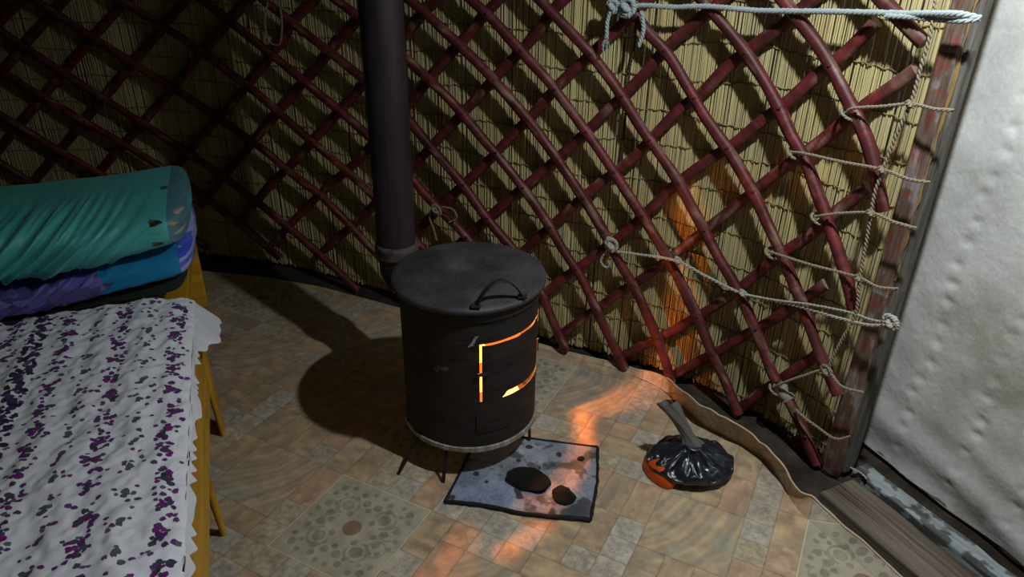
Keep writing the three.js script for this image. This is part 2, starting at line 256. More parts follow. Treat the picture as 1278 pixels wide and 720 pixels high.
// ---------------------------------------------------------------- red lattice
const front = [
  [[1072, -30], [1100, 0], [1128, 27], [1154, 54]],
  [[945, -40], [975, -2], [993, 20], [1025, 63], [1050, 108], [1065, 137], [1083, 178], [1094, 220], [1103, 264]],
  [[850, -40], [870, -8], [890, 16], [925, 58], [955, 103], [975, 140], [986, 166], [1003, 196], [1023, 248], [1040, 296], [1053, 334], [1066, 386]],
  [[750, -36], [790, 14], [805, 36], [832, 66], [862, 115], [878, 142], [894, 166], [910, 188], [940, 240], [960, 283], [976, 318], [1000, 378], [1021, 435], [1046, 493]],
  [[640, -36], [673, 0], [705, 33], [743, 74], [775, 118], [805, 167], [843, 221], [875, 280], [896, 320], [918, 358], [935, 393], [950, 428], [966, 470], [990, 510], [1008, 552], [1021, 583]],
  [[545, -42], [588, -1], [610, 20], [650, 63], [688, 106], [726, 157], [765, 213], [800, 267], [829, 314], [846, 346], [868, 391], [890, 443], [908, 483], [922, 520]],
  [[465, -40], [510, -1], [528, 14], [573, 56], [615, 99], [663, 154], [695, 198], [725, 243], [754, 290], [773, 328], [793, 361], [813, 405], [828, 443], [838, 478]],
  [[360, -48], [417, -2], [435, 11], [498, 65], [535, 99], [575, 140], [600, 170], [618, 191], [650, 231], [680, 273], [705, 315], [725, 346], [745, 388], [768, 435], [784, 468]],
  [[280, -40], [340, 9], [367, 30], [405, 60], [437, 85], [503, 142], [525, 168], [543, 190], [578, 231], [610, 275], [645, 317], [675, 365], [693, 408], [707, 437]],
  [[210, -32], [300, 37], [335, 65], [375, 98], [415, 131], [440, 152], [505, 213], [533, 245], [573, 286], [600, 318], [630, 360], [655, 405]],
  [[90, -40], [150, 0], [230, 50], [312, 110], [345, 138], [387, 175], [424, 206], [447, 226], [505, 287], [523, 305], [560, 345], [590, 385]],
  [[-20, -42], [50, 4], [120, 50], [190, 94], [230, 119], [330, 188], [358, 212], [402, 246], [430, 274], [452, 298], [500, 350], [530, 388]],
  [[-40, 12], [0, 38], [65, 82], [140, 130], [230, 188], [300, 236], [349, 275], [383, 303], [419, 336], [450, 366]],
  [[-40, 63], [0, 88], [75, 134], [140, 172], [200, 208], [250, 242], [310, 288], [350, 322]],
  [[-40, 118], [0, 143], [60, 180], [125, 218], [190, 260], [260, 310]],
  [[-40, 178], [0, 203], [50, 235], [110, 274], [180, 322]],
];
const rear = [
  [[1006, 545], [992, 552], [975, 565], [955, 580]],
  [[1022, 441], [1004, 454], [975, 473], [946, 493], [922, 512]],
  [[1032, 354], [1004, 373], [975, 393], [923, 422], [898, 438], [873, 451], [845, 466], [820, 480]],
  [[1084, 233], [1050, 260], [1005, 298], [985, 311], [949, 338], [930, 355], [898, 378], [878, 391], [845, 410], [803, 431], [765, 450], [740, 462]],
  [[1144, 87], [1111, 110], [1090, 124], [1042, 162], [1019, 181], [965, 219], [915, 260], [888, 281], [850, 311], [810, 342], [765, 371], [720, 403], [690, 425]],
  [[1094, 27], [1050, 70], [1013, 100], [980, 130], [948, 153], [918, 178], [883, 200], [850, 225], [815, 257], [780, 290], [730, 328], [692, 356], [650, 392]],
  [[1010, 2], [975, 33], [940, 58], [905, 86], [880, 112], [848, 136], [818, 167], [790, 197], [743, 233], [703, 268], [665, 303], [640, 323], [610, 350]],
  [[925, -20], [885, 13], [860, 35], [835, 56], [808, 88], [790, 107], [753, 143], [730, 166], [708, 186], [675, 216], [630, 253], [590, 289], [550, 325]],
  [[840, -32], [800, 8], [765, 42], [728, 76], [698, 105], [673, 134], [638, 170], [598, 212], [558, 249], [520, 290], [490, 325]],
  [[735, -32], [698, 5], [680, 28], [665, 48], [633, 81], [595, 123], [557, 163], [515, 208], [480, 242], [449, 273], [413, 304], [395, 320]],
  [[655, -32], [615, 8], [585, 43], [553, 78], [513, 128], [480, 165], [447, 200], [410, 232], [372, 270], [345, 300]],
  [[575, -34], [540, 5], [505, 44], [470, 86], [437, 125], [405, 160], [374, 195], [344, 225], [300, 275]],
  [[505, -36], [470, 2], [433, 40], [395, 85], [360, 125], [333, 157], [290, 208], [250, 256]],
  [[420, -32], [385, 8], [367, 26], [348, 56], [310, 105], [260, 162], [205, 225]],
  [[345, -34], [300, 12], [250, 68], [205, 123], [150, 186], [110, 232]],
  [[262, -34], [225, 8], [180, 62], [130, 122], [80, 182], [40, 230]],
  [[190, -34], [150, 10], [105, 60], [65, 108], [20, 162], [-20, 210]],
  [[110, -34], [75, 6], [35, 52], [-5, 100], [-40, 142]],
  [[40, -34], [5, 6], [-35, 50]],
];
const rodMap = dataTexture(128, 1024, (u, v) => { const n = fbm(u * 10, v * 40, 2) * 60 + fbm(u * 6, v * 160, 5, 3) * 30 + vn(u * 50, v * 18, 1) * 18, q = 205 + n; return [q, q, q]; }, false);
rodMap.colorSpace = THREE.SRGBColorSpace;
const rodMat = std({ map: rodMap, vertexColors: true, roughness: 0.55, bumpMap: rodMap, bumpScale: 0.0015 });
const paint = (id, bare) => (t, a, d, len) => {   // worn red paint, with bare wood at cut ends and chips
  const chip = a < 0 ? 1 : sstep(0.22, 0.34, fbm(d * 24, a * 1.3, id * 7.7, 3)) * 0.75, e = bare ? sstep(bare, bare * 0.3, d) * (0.5 + 0.5 * vn(d * 60, a * 2, id)) : 0, k = clamp(Math.max(chip, e), 0, 1), m = 0.85 + 0.3 * vn(d * 5, a, id);
  return [lerp(0.205 * m, 0.36, k), lerp(0.030 * m, 0.235, k), lerp(0.032 * m, 0.17, k)];
};
const lattice = thing('wall_lattice', 'red-painted wooden lattice of crossed curved rods in front of reeds', 'lattice', wallAt((sPost + sEnd) / 2, 0, 0));
function rodPath(pp, off) {   // pixel line to wall, cut off at the floor
  const o = []; for (const [x, y] of pp) { const p = wallHit(x, y, off); if (p.y < 0.012) { const a = o[o.length - 1]; o.push(a.clone().lerp(p, (a.y - 0.012) / (a.y - p.y))); break; } o.push(p); }
  return o;
}
// carry a rod on beyond the frame in the same direction along the wall, up to the roof line or down to the floor
function carryOn(o, off, atStart, toY) {
  const [a, b] = atStart ? [o[0], o[1]] : [o[o.length - 1], o[o.length - 2]], sa = sOf(a.x, a.z), sb = sOf(b.x, b.z), k = (sa - sb) / (a.y - b.y), more = [];
  for (let i = 1; i <= 8; i++) { const y = lerp(a.y, toY, i / 8), q = sa + k * (y - a.y); if (q < sPost + 0.02 || q > sEnd) break; more.push(wallAt(q, y, off)); }
  return atStart ? [...more.reverse(), ...o] : [...o, ...more];
}
front.forEach((pp, id) => {
  const pts = carryOn(rodPath(pp, 0), 0, true, 1.5);
  const g = sweep(pts, { width: 0.028, thick: 0.027, sides: 10, facing: inwardAt, color: paint(id, 0), wobble: 0.22, flat: 1, id });
  (part('rod', g, rodMat, lattice));
});
rear.forEach((pp, id) => {
  let pts = rodPath(pp, BACK); if (id > 5) pts = carryOn(pts, BACK, true, 1.5); if (id > 13) pts = carryOn(pts, BACK, false, 0.02);
  part('rod', sweep(pts, { width: 0.031, thick: 0.025, sides: 10, facing: inwardAt, color: paint(id + 40, id === 4 ? 0.09 : id === 3 ? 0.03 : 0.02), wobble: 0.2, flat: 1, id: id + 40 }), rodMat, lattice);
});
for (let k = 1; k <= 5; k++) {   // the lattice runs on along the wall behind the bed
  for (const [src, off, step] of [[15, 0, 0.19], [17, BACK, 0.17]]) {
    const base = off ? carryOn(carryOn(rodPath(rear[src], off), off, true, 1.5), off, false, 0.02) : carryOn(carryOn(rodPath(front[src], off), off, true, 1.5), off, false, 0.02);
    const pts = base.map((p) => [sOf(p.x, p.z) + step * k, p.y]).filter(([q]) => q < sEnd).map(([q, y]) => wallAt(q, y, off));
    if (pts.length > 2) part('rod', sweep(pts, { width: 0.03, thick: 0.026, sides: 10, facing: inwardAt, color: paint(k + 80, 0), wobble: 0.2, flat: 1, id: k + 80 }), rodMat, lattice);
  }
}
{ // leather pegs where rods cross
  const pegMat = std({ color: 0x4a2420, roughness: 0.8 }), cut = (a, b, c, d) => { const den = (b[0] - a[0]) * (d[1] - c[1]) - (b[1] - a[1]) * (d[0] - c[0]); if (Math.abs(den) < 1e-6) return null; const t = ((c[0] - a[0]) * (d[1] - c[1]) - (c[1] - a[1]) * (d[0] - c[0])) / den, u = ((c[0] - a[0]) * (b[1] - a[1]) - (c[1] - a[1]) * (b[0] - a[0])) / den; return t >= 0 && t <= 1 && u >= 0 && u <= 1 ? [a[0] + t * (b[0] - a[0]), a[1] + t * (b[1] - a[1])] : null; };
  for (const f of front) for (const b of rear) for (let i = 0; i + 1 < f.length; i++) for (let j = 0; j + 1 < b.length; j++) { const x = cut(f[i], f[i + 1], b[j], b[j + 1]); if (x && x[1] > -5 && x[1] < 560) { const p = wallHit(x[0], x[1], -0.0135), g = new THREE.SphereGeometry(0.0045, 6, 5); g.scale(1.2, 1, 0.7); g.translate(p.x, p.y, p.z); part('peg', g, pegMat, lattice); } }
}

// ---------------------------------------------------------------- door post, threshold, felt flap
const postBase = onLevel(1041, 586, 0), along = V(0.52, 0, 0.854), inw = V(-0.854, 0, 0.52);
const postMap = dataTexture(256, 1024, (u, v) => {
  const g = fbm(u * 14, v * 8, 3) * 40 + fbm(u * 40, v * 5, 6) * 24, red = 0.8 * sstep(0.1, 0.3, fbm(u * 9, v * 22, 11)), gr = sstep(0.05, 0.35, fbm(u * 7, v * 18, 21)); let c = [98, 80, 68];
  c = [lerp(c[0], 118, red), lerp(c[1], 60, red), lerp(c[2], 50, red)]; c = [lerp(c[0], 122, gr), lerp(c[1], 112, gr), lerp(c[2], 112, gr)]; return [c[0] + g, c[1] + g, c[2] + g];
});
const sideMap = dataTexture(128, 512, (u, v) => { const g = fbm(u * 20, v * 5, 3) * 40 + fbm(u * 5, v * 9, 8) * 26; return [92 + g, 88 + g, 82 + g]; });
{
  const t = thing('door_post', 'worn wooden door post with flaking red and grey paint, tied to the lattice', 'post', postBase);
  const w = 0.044, d = 0.046, H = 1.72, mk = (ww, dd, c, mat, nm, lb, y0 = 0) => {
    const g = gridGeo(32, 40, (u, v) => { const a = u * Math.PI * 2 + Math.PI / 4, ca = Math.cos(a), sa = Math.sin(a), e = Math.pow(Math.pow(Math.abs(ca), 9) + Math.pow(Math.abs(sa), 9), -1 / 9), s = (v < 0.02 ? 0.82 : 1) * (1 + 0.4 * Math.exp(-v * 6)), wob = 1 + 0.05 * fbm(v * 9, u * 3, 4); const p = c.clone().addScaledVector(along, ca * ww / 2 * e * s * wob).addScaledVector(inw, sa * dd / 2 * e * s * wob).setY(y0 + v * (H - y0)); return [p, u * 1, v * 3]; }, true);
    part(nm, g, mat, t, lb);
  };
  mk(w, d, postBase.clone(), std({ map: postMap, roughness: 0.7, bumpMap: postMap, bumpScale: 0.003 }), 'jamb');
  // outer grey rebate strip on the door side, split from the jamb by a pale ochre line
  const c2 = postBase.clone().addScaledVector(along, w / 2 + 0.004).addScaledVector(inw, -0.012);
  mk(0.018, 0.036, c2, std({ map: sideMap, roughness: 0.85, bumpMap: sideMap, bumpScale: 0.002 }), 'rebate_strip', 'grey weathered strip on the door side', 0.02);
  const c3 = postBase.clone().addScaledVector(along, w / 2 + 0.0005).addScaledVector(inw, 0.0125), och = [];
  for (let i = 0; i <= 40; i++) och.push(c3.clone().addScaledVector(along, 0.002 * vn(i * 0.8, 2)).setY(lerp(0.62, 1.7, i / 40)));
  part('ochre_line', sweep(och, { width: 0.008, thick: 0.006, sides: 6, facing: () => inw, wobble: 1.6, segs: 90 }), std({ color: 0x8c713c }), t, 'ochre paint along the edge of the post');
}
{
  const dir = V(0.44, 0, 0.9).normalize(), n = V(-0.9, 0, 0.44).normalize();
  const plank = (px, L, w, h0, h1, back, id) => { const s = px.clone(); return gridGeo(60, 16, (u, v) => { const k = v * 4, f = k < 1 ? [0, k] : k < 2 ? [k - 1, 1] : k < 3 ? [1, 3 - k] : [4 - k, 0]; const edge = 0.006 * fbm(u * 14, f[0] * 4, id) ; const p = s.clone().addScaledVector(dir, u * L - back).addScaledVector(n, -(f[0] - 0.5) * (w + edge)).setY(lerp(h0, h1 + edge * 0.5, f[1])); return [p, f[0] * w * 4 + f[1] * 0.2 + id, u * L * 1.4]; }); };
  const t = thing('door_threshold', 'weathered brown wooden threshold plank at the foot of the door post', 'threshold', onLevel(1110, 660).setY(-0.006));
  part('plank', plank(onLevel(1052, 612, 0.018), 1.1, 0.125, -0.006, 0.018, 0.02, 1), std({ map: woodMap, color: 0xd6d6dc, bumpMap: woodMap, bumpScale: 0.003 }), t);
  const t2 = thing('threshold_board', 'narrow grey board with peeling pale blue paint beside the threshold', 'board', onLevel(1150, 660).setY(-0.006));
  const peel = dataTexture(128, 512, (u, v) => { const g = fbm(u * 20, v * 8, 3) * 40, k = sstep(-0.05, 0.12, fbm(u * 7, v * 16, 31)); return [lerp(86, 150, k) + g, lerp(88, 158, k) + g, lerp(84, 160, k) + g]; });
  part('plank', plank(onLevel(1084, 590, 0.024), 1.1, 0.052, -0.006, 0.024, 0.03, 2), std({ map: peel, bumpMap: peel, bumpScale: 0.002 }), t2);
  const t3 = thing('linoleum_batten', 'thin dark batten lying along the linoleum edge before the threshold', 'batten', onLevel(1050, 655).setY(-0.006));
  part('plank', plank(onLevel(1000, 614, 0.012), 1.0, 0.03, -0.006, 0.012, 0.01, 3), std({ map: woodMap, color: 0x6a5a4c }), t3);
}
{ // felt door flap outside the post
  const A = onLevel(1062, 543, 0), B = onLevel(1278, 714, 0), dir = B.clone().sub(A).setY(0).normalize(), n = V(dir.z, 0, -dir.x); if (n.x > 0) n.negate();
  const S = A.clone().addScaledVector(dir, -0.34), L = 1.5, H = 1.72, nu = 190, nv = 215, dimples = [];
  for (let c = 0; c < 8; c++) { const cu = 0.16 + c * 0.165; for (let k = 0; k < 30; k++) dimples.push([cu + 0.02 * vn(k * 0.6, c) + (k * 0.0016), 0.07 + k * 0.057 + rr(-0.01, 0.01), rr(0.5, 1)]); }
  const buckets = new Map(); dimples.forEach((d) => { const k = Math.floor(d[0] / 0.06) + ',' + Math.floor(d[1] / 0.06); if (!buckets.has(k)) buckets.set(k, []); buckets.get(k).push(d); });
  const disp = (x, y) => {
    let h = 0.012 * fbm(x * 2.2, y * 1.6, 5) + 0.0035 * fbm(x * 11, y * 11, 8) + 0.0045 * sstep(0.34, 0.06, y) * Math.sin(y * 46 + x * 9 + 3 * vn(x * 3, y * 3)) ;
    const bi = Math.floor(x / 0.06), bj = Math.floor(y / 0.06);
    for (let i = -1; i <= 1; i++) for (let j = -1; j <= 1; j++) for (const d of buckets.get((bi + i) + ',' + (bj + j)) || []) { const ex = (x - d[0]) / 0.014, ey = (y - d[1]) / 0.009; h -= 0.0055 * d[2] * Math.exp(-ex * ex - ey * ey); const fx = (x - d[0]) / 0.012, fy = (y - d[1] + 0.024) / 0.014; h += 0.0022 * d[2] * Math.exp(-fx * fx - fy * fy); }
    return h;
  };
  const P = (x, y, th) => S.clone().addScaledVector(dir, x).addScaledVector(n, disp(x, y) - th).setY(y + 0.01 + 0.01 * vn(x * 7, 3));
  const g1 = gridGeo(nu, nv, (u, v) => [P(u * L, v * H, 0), u * L * 1.3, v * H * 1.3]), g2 = gridGeo(20, 20, (u, v) => [P(u * L, v * H, 0.03), u * L, v * H]);
  const t = thing('felt_door_flap', 'thick white felt door flap with rows of quilting dimples', 'felt flap', S.clone().addScaledVector(dir, L / 2));
  part('felt_face', g1, std({ map: feltMap, roughness: 0.95, bumpMap: feltBump, bumpScale: 0.0016 }), t);
  part('felt_backing', g2, std({ color: 0x77726a }), t);
  const hem = Array.from({ length: 40 }, (_, i) => P(i / 39 * L, 0, -0.003 + 0.014).setY(0.014 + 0.006 * vn(i * 0.6, 8)));
  part('hem', sweep(hem, { width: 0.02, thick: 0.03, sides: 8, wobble: 0.4, segs: 90 }), std({ color: 0x6d655a }), t, 'grey worn hem of the felt');
}

// ---------------------------------------------------------------- stove
const SC = V(-0.115, 0, -1.71), SR = 0.186, Y0 = 0.11, Y1 = 0.535, D0 = 11 * rad, D1 = 102 * rad, DY0 = 0.262, DY1 = 0.441;
const onStove = (az, y, r = SR) => V(SC.x + r * Math.sin(az), y, SC.z + r * Math.cos(az));
// curved plate between two azimuths and two heights (each may be a function of the other), with real thickness
function shell(a0, a1, lo, hi, r0, r1, n = 48) {
  const f = (x) => (typeof x === 'function' ? x : () => x); lo = f(lo); hi = f(hi);
  const ringPts = (az) => [onStove(az, lo(az), r1), onStove(az, hi(az), r1), onStove(az, hi(az), r0), onStove(az, lo(az), r0)];
  const geos = [];
  for (let k = 0; k < 4; k++) geos.push(gridGeo(n, 4, (u, v) => { const q = ringPts(lerp(a0, a1, u)); return [q[k].clone().lerp(q[(k + 1) % 4], v), u * (a1 - a0) * SR * 2, v]; }));
  if (a1 - a0 < Math.PI * 2 - 0.01) for (const az of [a0, a1]) geos.push(gridGeo(1, 1, (u, v) => { const q = ringPts(az); return [v ? (u ? q[2] : q[3]).clone() : (u ? q[1] : q[0]).clone(), u, v]; }));
  return merge(geos);
}
const ironMap = dataTexture(512, 512, (u, v) => { const n = fbm(u * 8, v * 8, 4, 5) * 26 + vn(u * 150, v * 150) * 6, rust = sstep(0.12, 0.4, fbm(u * 5, v * 5, 14)); return [24 + n * 0.8 + rust * 14, 21 + n * 0.8 + rust * 4, 22 + n * 0.8]; });
const iron = std({ map: ironMap, roughness: 0.72, metalness: 0, bumpMap: feltBump, bumpScale: 0.001 });
const stove = thing('iron_stove', 'round black sheet-iron stove with fire glowing through door slits', 'stove', V(SC.x, 0, SC.z));
{
  const T = 0.0012, R0 = SR - T;
  part('body', merge([shell(0, Math.PI * 2, Y0, DY0, R0, SR, 96), shell(0, Math.PI * 2, DY1, Y1, R0, SR, 96), shell(D1, D0 + Math.PI * 2, DY0, DY1, R0, SR, 80)]), iron, stove);
  const bot = new THREE.CylinderGeometry(SR - 0.002, SR - 0.002, 0.006, 64); bot.translate(SC.x, Y0 + 0.006, SC.z); part('bottom_plate', bot, iron, stove);
  // door: a curved panel a few millimetres smaller than its opening
  const lowEdge = (az) => DY0 + lerp(0.0004, 0.0155 + 0.001 * vn(az * 14, 3), sstep(30 * rad, 36 * rad, az)), topEdge = (az) => DY1 - 0.0085 - 0.0015 * vn(az * 9, 4);
  const door = part('door', shell(D0 + 0.0065 / SR, D1 - 0.010 / SR, lowEdge, topEdge, SR - T, SR, 40), iron, stove, 'curved iron fire door');
  part('added_baffle', merge([shell(D0 - 0.1, D1 + 0.12, 0.4255, 0.47, SR - 0.0212, SR - 0.02, 40), shell(D0 - 0.1, D1 + 0.12, 0.4688, 0.47, SR - 0.0212, SR - T, 40)]), iron, stove, 'added unseen baffle inside the door opening that blocks firelight');  // unseen flange, added to keep firelight from leaving by the top slit
  const latch = new RoundedBoxGeometry(0.034, 0.009, 0.008, 2, 0.003); latch.rotateY(D0 + 0.03); { const p = onStove(D0 + 0.035, 0.352, SR + 0.007); latch.translate(p.x, p.y, p.z); } part('latch', latch, iron, door);
  for (const y of [0.30, 0.40]) { const h = new THREE.CylinderGeometry(0.007, 0.007, 0.04, 10), p = onStove(D1 + 0.03, y, SR + 0.006); h.translate(p.x, p.y, p.z); part('hinge', h, iron, door); }
  // pale burnt rim at the foot
  part('foot_rim', shell(0, Math.PI * 2, (a) => Y0 - 0.009 + 0.0015 * vn(a * 9, 1), Y0 + 0.004, SR - 0.012, SR + 0.006, 96), std({ map: dataTexture(512, 16, (u) => { const n = fbm(u * 60, 2, 3) * 50; return [150 + n, 144 + n, 138 + n]; }), roughness: 0.8, metalness: 0.2 }), stove, 'pale scorched bottom rim');
  part('collar_band', shell(0, Math.PI * 2, Y1 - 0.03, Y1 - 0.006, SR - 0.001, SR + 0.006, 96), iron, stove);
  // plaster-white smears and a grey scorch mark on the sheet
  const smear = (az, y, w, h, lean, col, id) => { const g = gridGeo(14, 14, (u, v) => { const a = u * Math.PI * 2, r = v * (0.7 + 0.5 * vn(a * 1.4, id, 2) + 0.25 * vn(a * 5, id)), dx = Math.cos(a) * r * w, dy = Math.sin(a) * r * h; return [onStove(az + (dx + dy * lean) / SR, y + dy, SR + 0.0008), u, v]; }); return part('smear', g, std({ color: col, roughness: 0.95 }), stove, 'pale smear on the iron'); };
  smear(5.5 * rad, 0.443, 0.008, 0.014, 0.7, 0x8f9096, 3); smear(9 * rad, 0.461, 0.006, 0.006, 0.3, 0x888a92, 5); smear(-21 * rad, 0.36, 0.022, 0.016, 0.2, 0x4a453f, 7); smear(-16 * rad, 0.362, 0.012, 0.01, 0.2, 0x5d574e, 9);
  // cold air slot plate low on the front
  const ap = shell(8 * rad, 38 * rad, 0.165, 0.222, SR + 0.0005, SR + 0.004, 20); part('ash_slide', ap, iron, stove, 'curved ash slide plate below the door');
  // lid with strap handle
  const lidProfile = [[0, 0.553], [0.12, 0.5525], [0.19, 0.551], [0.2035, 0.5475], [0.206, 0.541], [0.2045, 0.5345], [0.199, 0.5335], [0, 0.5335]].map(([r, y]) => new THREE.Vector2(r, y));
  const lg = new THREE.LatheGeometry(lidProfile, 96); lg.translate(SC.x, 0, SC.z); { const p = lg.attributes.position, uv = []; for (let i = 0; i < p.count; i++) uv.push(p.getX(i) * 1.8 + 0.7, p.getZ(i) * 1.8 + 3.55); lg.setAttribute('uv', new THREE.Float32BufferAttribute(uv, 2)); }
  const lidMap = dataTexture(512, 512, (u, v) => { const n = fbm(u * 7, v * 7, 6, 5) * 34 + vn(u * 120, v * 120) * 7; return [66 + n, 64 + n, 68 + n]; });
  const lid = part('lid', lg, std({ map: lidMap, roughness: 0.6, metalness: 0.2, bumpMap: feltBump, bumpScale: 0.001 }), stove, 'flat round grey iron lid');
  const h0 = onLevel(594, 383, 0.553), h1 = onLevel(652, 371, 0.553), hp = [], up = 0.058;
  for (let i = 0; i <= 16; i++) { const t = i / 16; hp.push(h0.clone().lerp(h1, t).setY(0.553 + up * Math.pow(Math.sin(Math.PI * clamp(t, 0.0, 1)), 0.75))); }
  const hdir = h1.clone().sub(h0).normalize(), hn = V(-hdir.z, 0, hdir.x);
  part('lid_handle', sweep(hp, { width: 0.017, thick: 0.005, sides: 8, segs: 40, facing: (c) => c.clone().sub(h0.clone().lerp(h1, 0.5).setY(0.54)).normalize() }), iron, lid, 'arched black strap handle');
  for (const h of [h0, h1]) { const f = new RoundedBoxGeometry(0.024, 0.006, 0.018, 2, 0.002); f.translate(h.x, 0.5555, h.z); part('handle_foot', f, iron, lid); }
  // legs
  for (const [x, y] of [[553, 602], [661, 553], [497, 592], [612, 505]]) { const f = onLevel(x, y, 0), d = f.clone().sub(V(SC.x, 0, SC.z)), top = V(SC.x, Y0, SC.z).addScaledVector(d.clone().normalize(), Math.min(SR - 0.015, d.length() - 0.004)); part('leg', sweep([top, f.clone().setY(x === 661 ? 0.014 : 0.001)], { width: 0.011, thick: 0.008, sides: 6, segs: 6 }), iron, stove); }
  // flue elbow leaving the back of the body
  const pipe = V(-0.352, 0, -2.0), fl = V(pipe.x - SC.x, 0, pipe.z - SC.z).normalize(), e0 = V(SC.x, 0.40, SC.z).addScaledVector(fl, SR - 0.012), e1 = V(pipe.x, 0.40, pipe.z);
  const ep = [e0, e0.clone().lerp(e1, 0.5), e1.clone().addScaledVector(fl, -0.045), e1.clone().addScaledVector(fl, -0.012).setY(0.415), e1.clone().setY(0.45), e1.clone().setY(0.48)];
  part('flue_elbow', sweep(ep, { width: 0.116, thick: 0.116, sides: 24, segs: 30, facing: () => V(fl.z, 0.0, -fl.x) }), iron, stove);
  const st = thing('stove_pipe', 'dark iron stove pipe rising from behind the stove', 'stove pipe', e1.clone());
  const pm = std({ map: dataTexture(256, 512, (u, v) => { const n = fbm(u * 9, v * 9, 5) * 20; return [52 + n, 44 + n, 50 + n]; }), roughness: 0.55, metalness: 0.3 });
  const pg = new THREE.CylinderGeometry(0.0585, 0.0585, 1.58, 40, 1, true); pg.translate(pipe.x, 0.48 + 0.79, pipe.z); part('pipe', pg, pm, st);
  const cg = new THREE.LatheGeometry([[0.0585, 0.46], [0.065, 0.462], [0.0665, 0.47], [0.066, 0.495], [0.063, 0.503], [0.0585, 0.505]].map(([a, b]) => new THREE.Vector2(a, b)), 40); cg.translate(pipe.x, 0, pipe.z);
  part('collar', cg, std({ map: dataTexture(128, 64, (u, v) => { const n = fbm(u * 12, v * 6, 5) * 60; return [74 + n, 69 + n, 64 + n]; }), roughness: 0.9 }), st, 'ash-grey clay-smeared pipe collar');
}
{ // the fire inside
  const fireAt = V(SC.x + 0.07 * Math.sin(63 * rad), 0.49, SC.z + 0.07 * Math.cos(63 * rad));
  const f = thing('stove_fire', 'orange fire burning inside the iron stove behind the door', 'fire', V(SC.x, Y0 + 0.01, SC.z));
  const glow = new THREE.MeshStandardMaterial({ color: 0x000000, emissive: new THREE.Color(1.0, 0.2, 0.025), emissiveIntensity: 1.4, roughness: 1 });
  const ember = new THREE.MeshStandardMaterial({ color: 0x100804, emissive: new THREE.Color(1.0, 0.42, 0.1), emissiveIntensity: 5, roughness: 1 });
  const fg = new THREE.SphereGeometry(1, 32, 24), p = fg.attributes.position;
  for (let i = 0; i < p.count; i++) { const v = V(p.getX(i), p.getY(i), p.getZ(i)), k = 1 + 0.25 * fbm(v.x * 3, v.y * 2, v.z * 3), nar = 1 - 0.12 * sstep(-0.2, 1, v.y); p.setXYZ(i, v.x * 0.15 * k * nar, v.y * 0.185, v.z * 0.15 * k * nar); }
  fg.computeVertexNormals(); fg.translate(SC.x, 0.335, SC.z); part('flames', fg, glow, f, 'orange flames').castShadow = false;
  const hot = new THREE.MeshStandardMaterial({ color: 0x000000, emissive: new THREE.Color(1.0, 0.40, 0.07), emissiveIntensity: 3.5, roughness: 1 });
  for (const [az, y, r, h] of [[12, 0.395, 0.02, 0.032], [13, 0.30, 0.016, 0.03], [30, 0.435, 0.016, 0.016], [52, 0.285, 0.018, 0.014]]) { const g = new THREE.SphereGeometry(1, 16, 12); g.scale(r, h, r); const q = onStove(az * rad, y, 0.152); g.translate(q.x, q.y, q.z); part('flame_tongue', g, hot, f, 'yellow flame tongue').castShadow = false; }
  const e2 = []; for (let i = 0; i < 60; i++) { const a = rr(0, 6.28), r = rr(0.02, 0.14), g = new THREE.DodecahedronGeometry(rr(0.012, 0.026), 0); g.translate(SC.x + r * Math.cos(a), Y0 + 0.02 + rr(0, 0.05), SC.z + r * Math.sin(a)); e2.push(g); }
  part('ember_bed', merge(e2), ember, f, 'bed of glowing embers').userData.kind = 'stuff';
  const L = new THREE.PointLight(FIRE_COLOR, FIRE_POWER); L.position.copy(fireAt.clone().sub(f.position)); L.castShadow = true; L.shadow.radius = 1.5; L.name = 'fire_light'; f.add(L);
  const L2 = new THREE.PointLight(FIRE_COLOR, EMBER_POWER); L2.position.copy(onStove(83 * rad, 0.40, 0.11).sub(f.position)); L2.castShadow = true; L2.shadow.radius = 0.5; L2.name = 'ember_light'; f.add(L2);
}

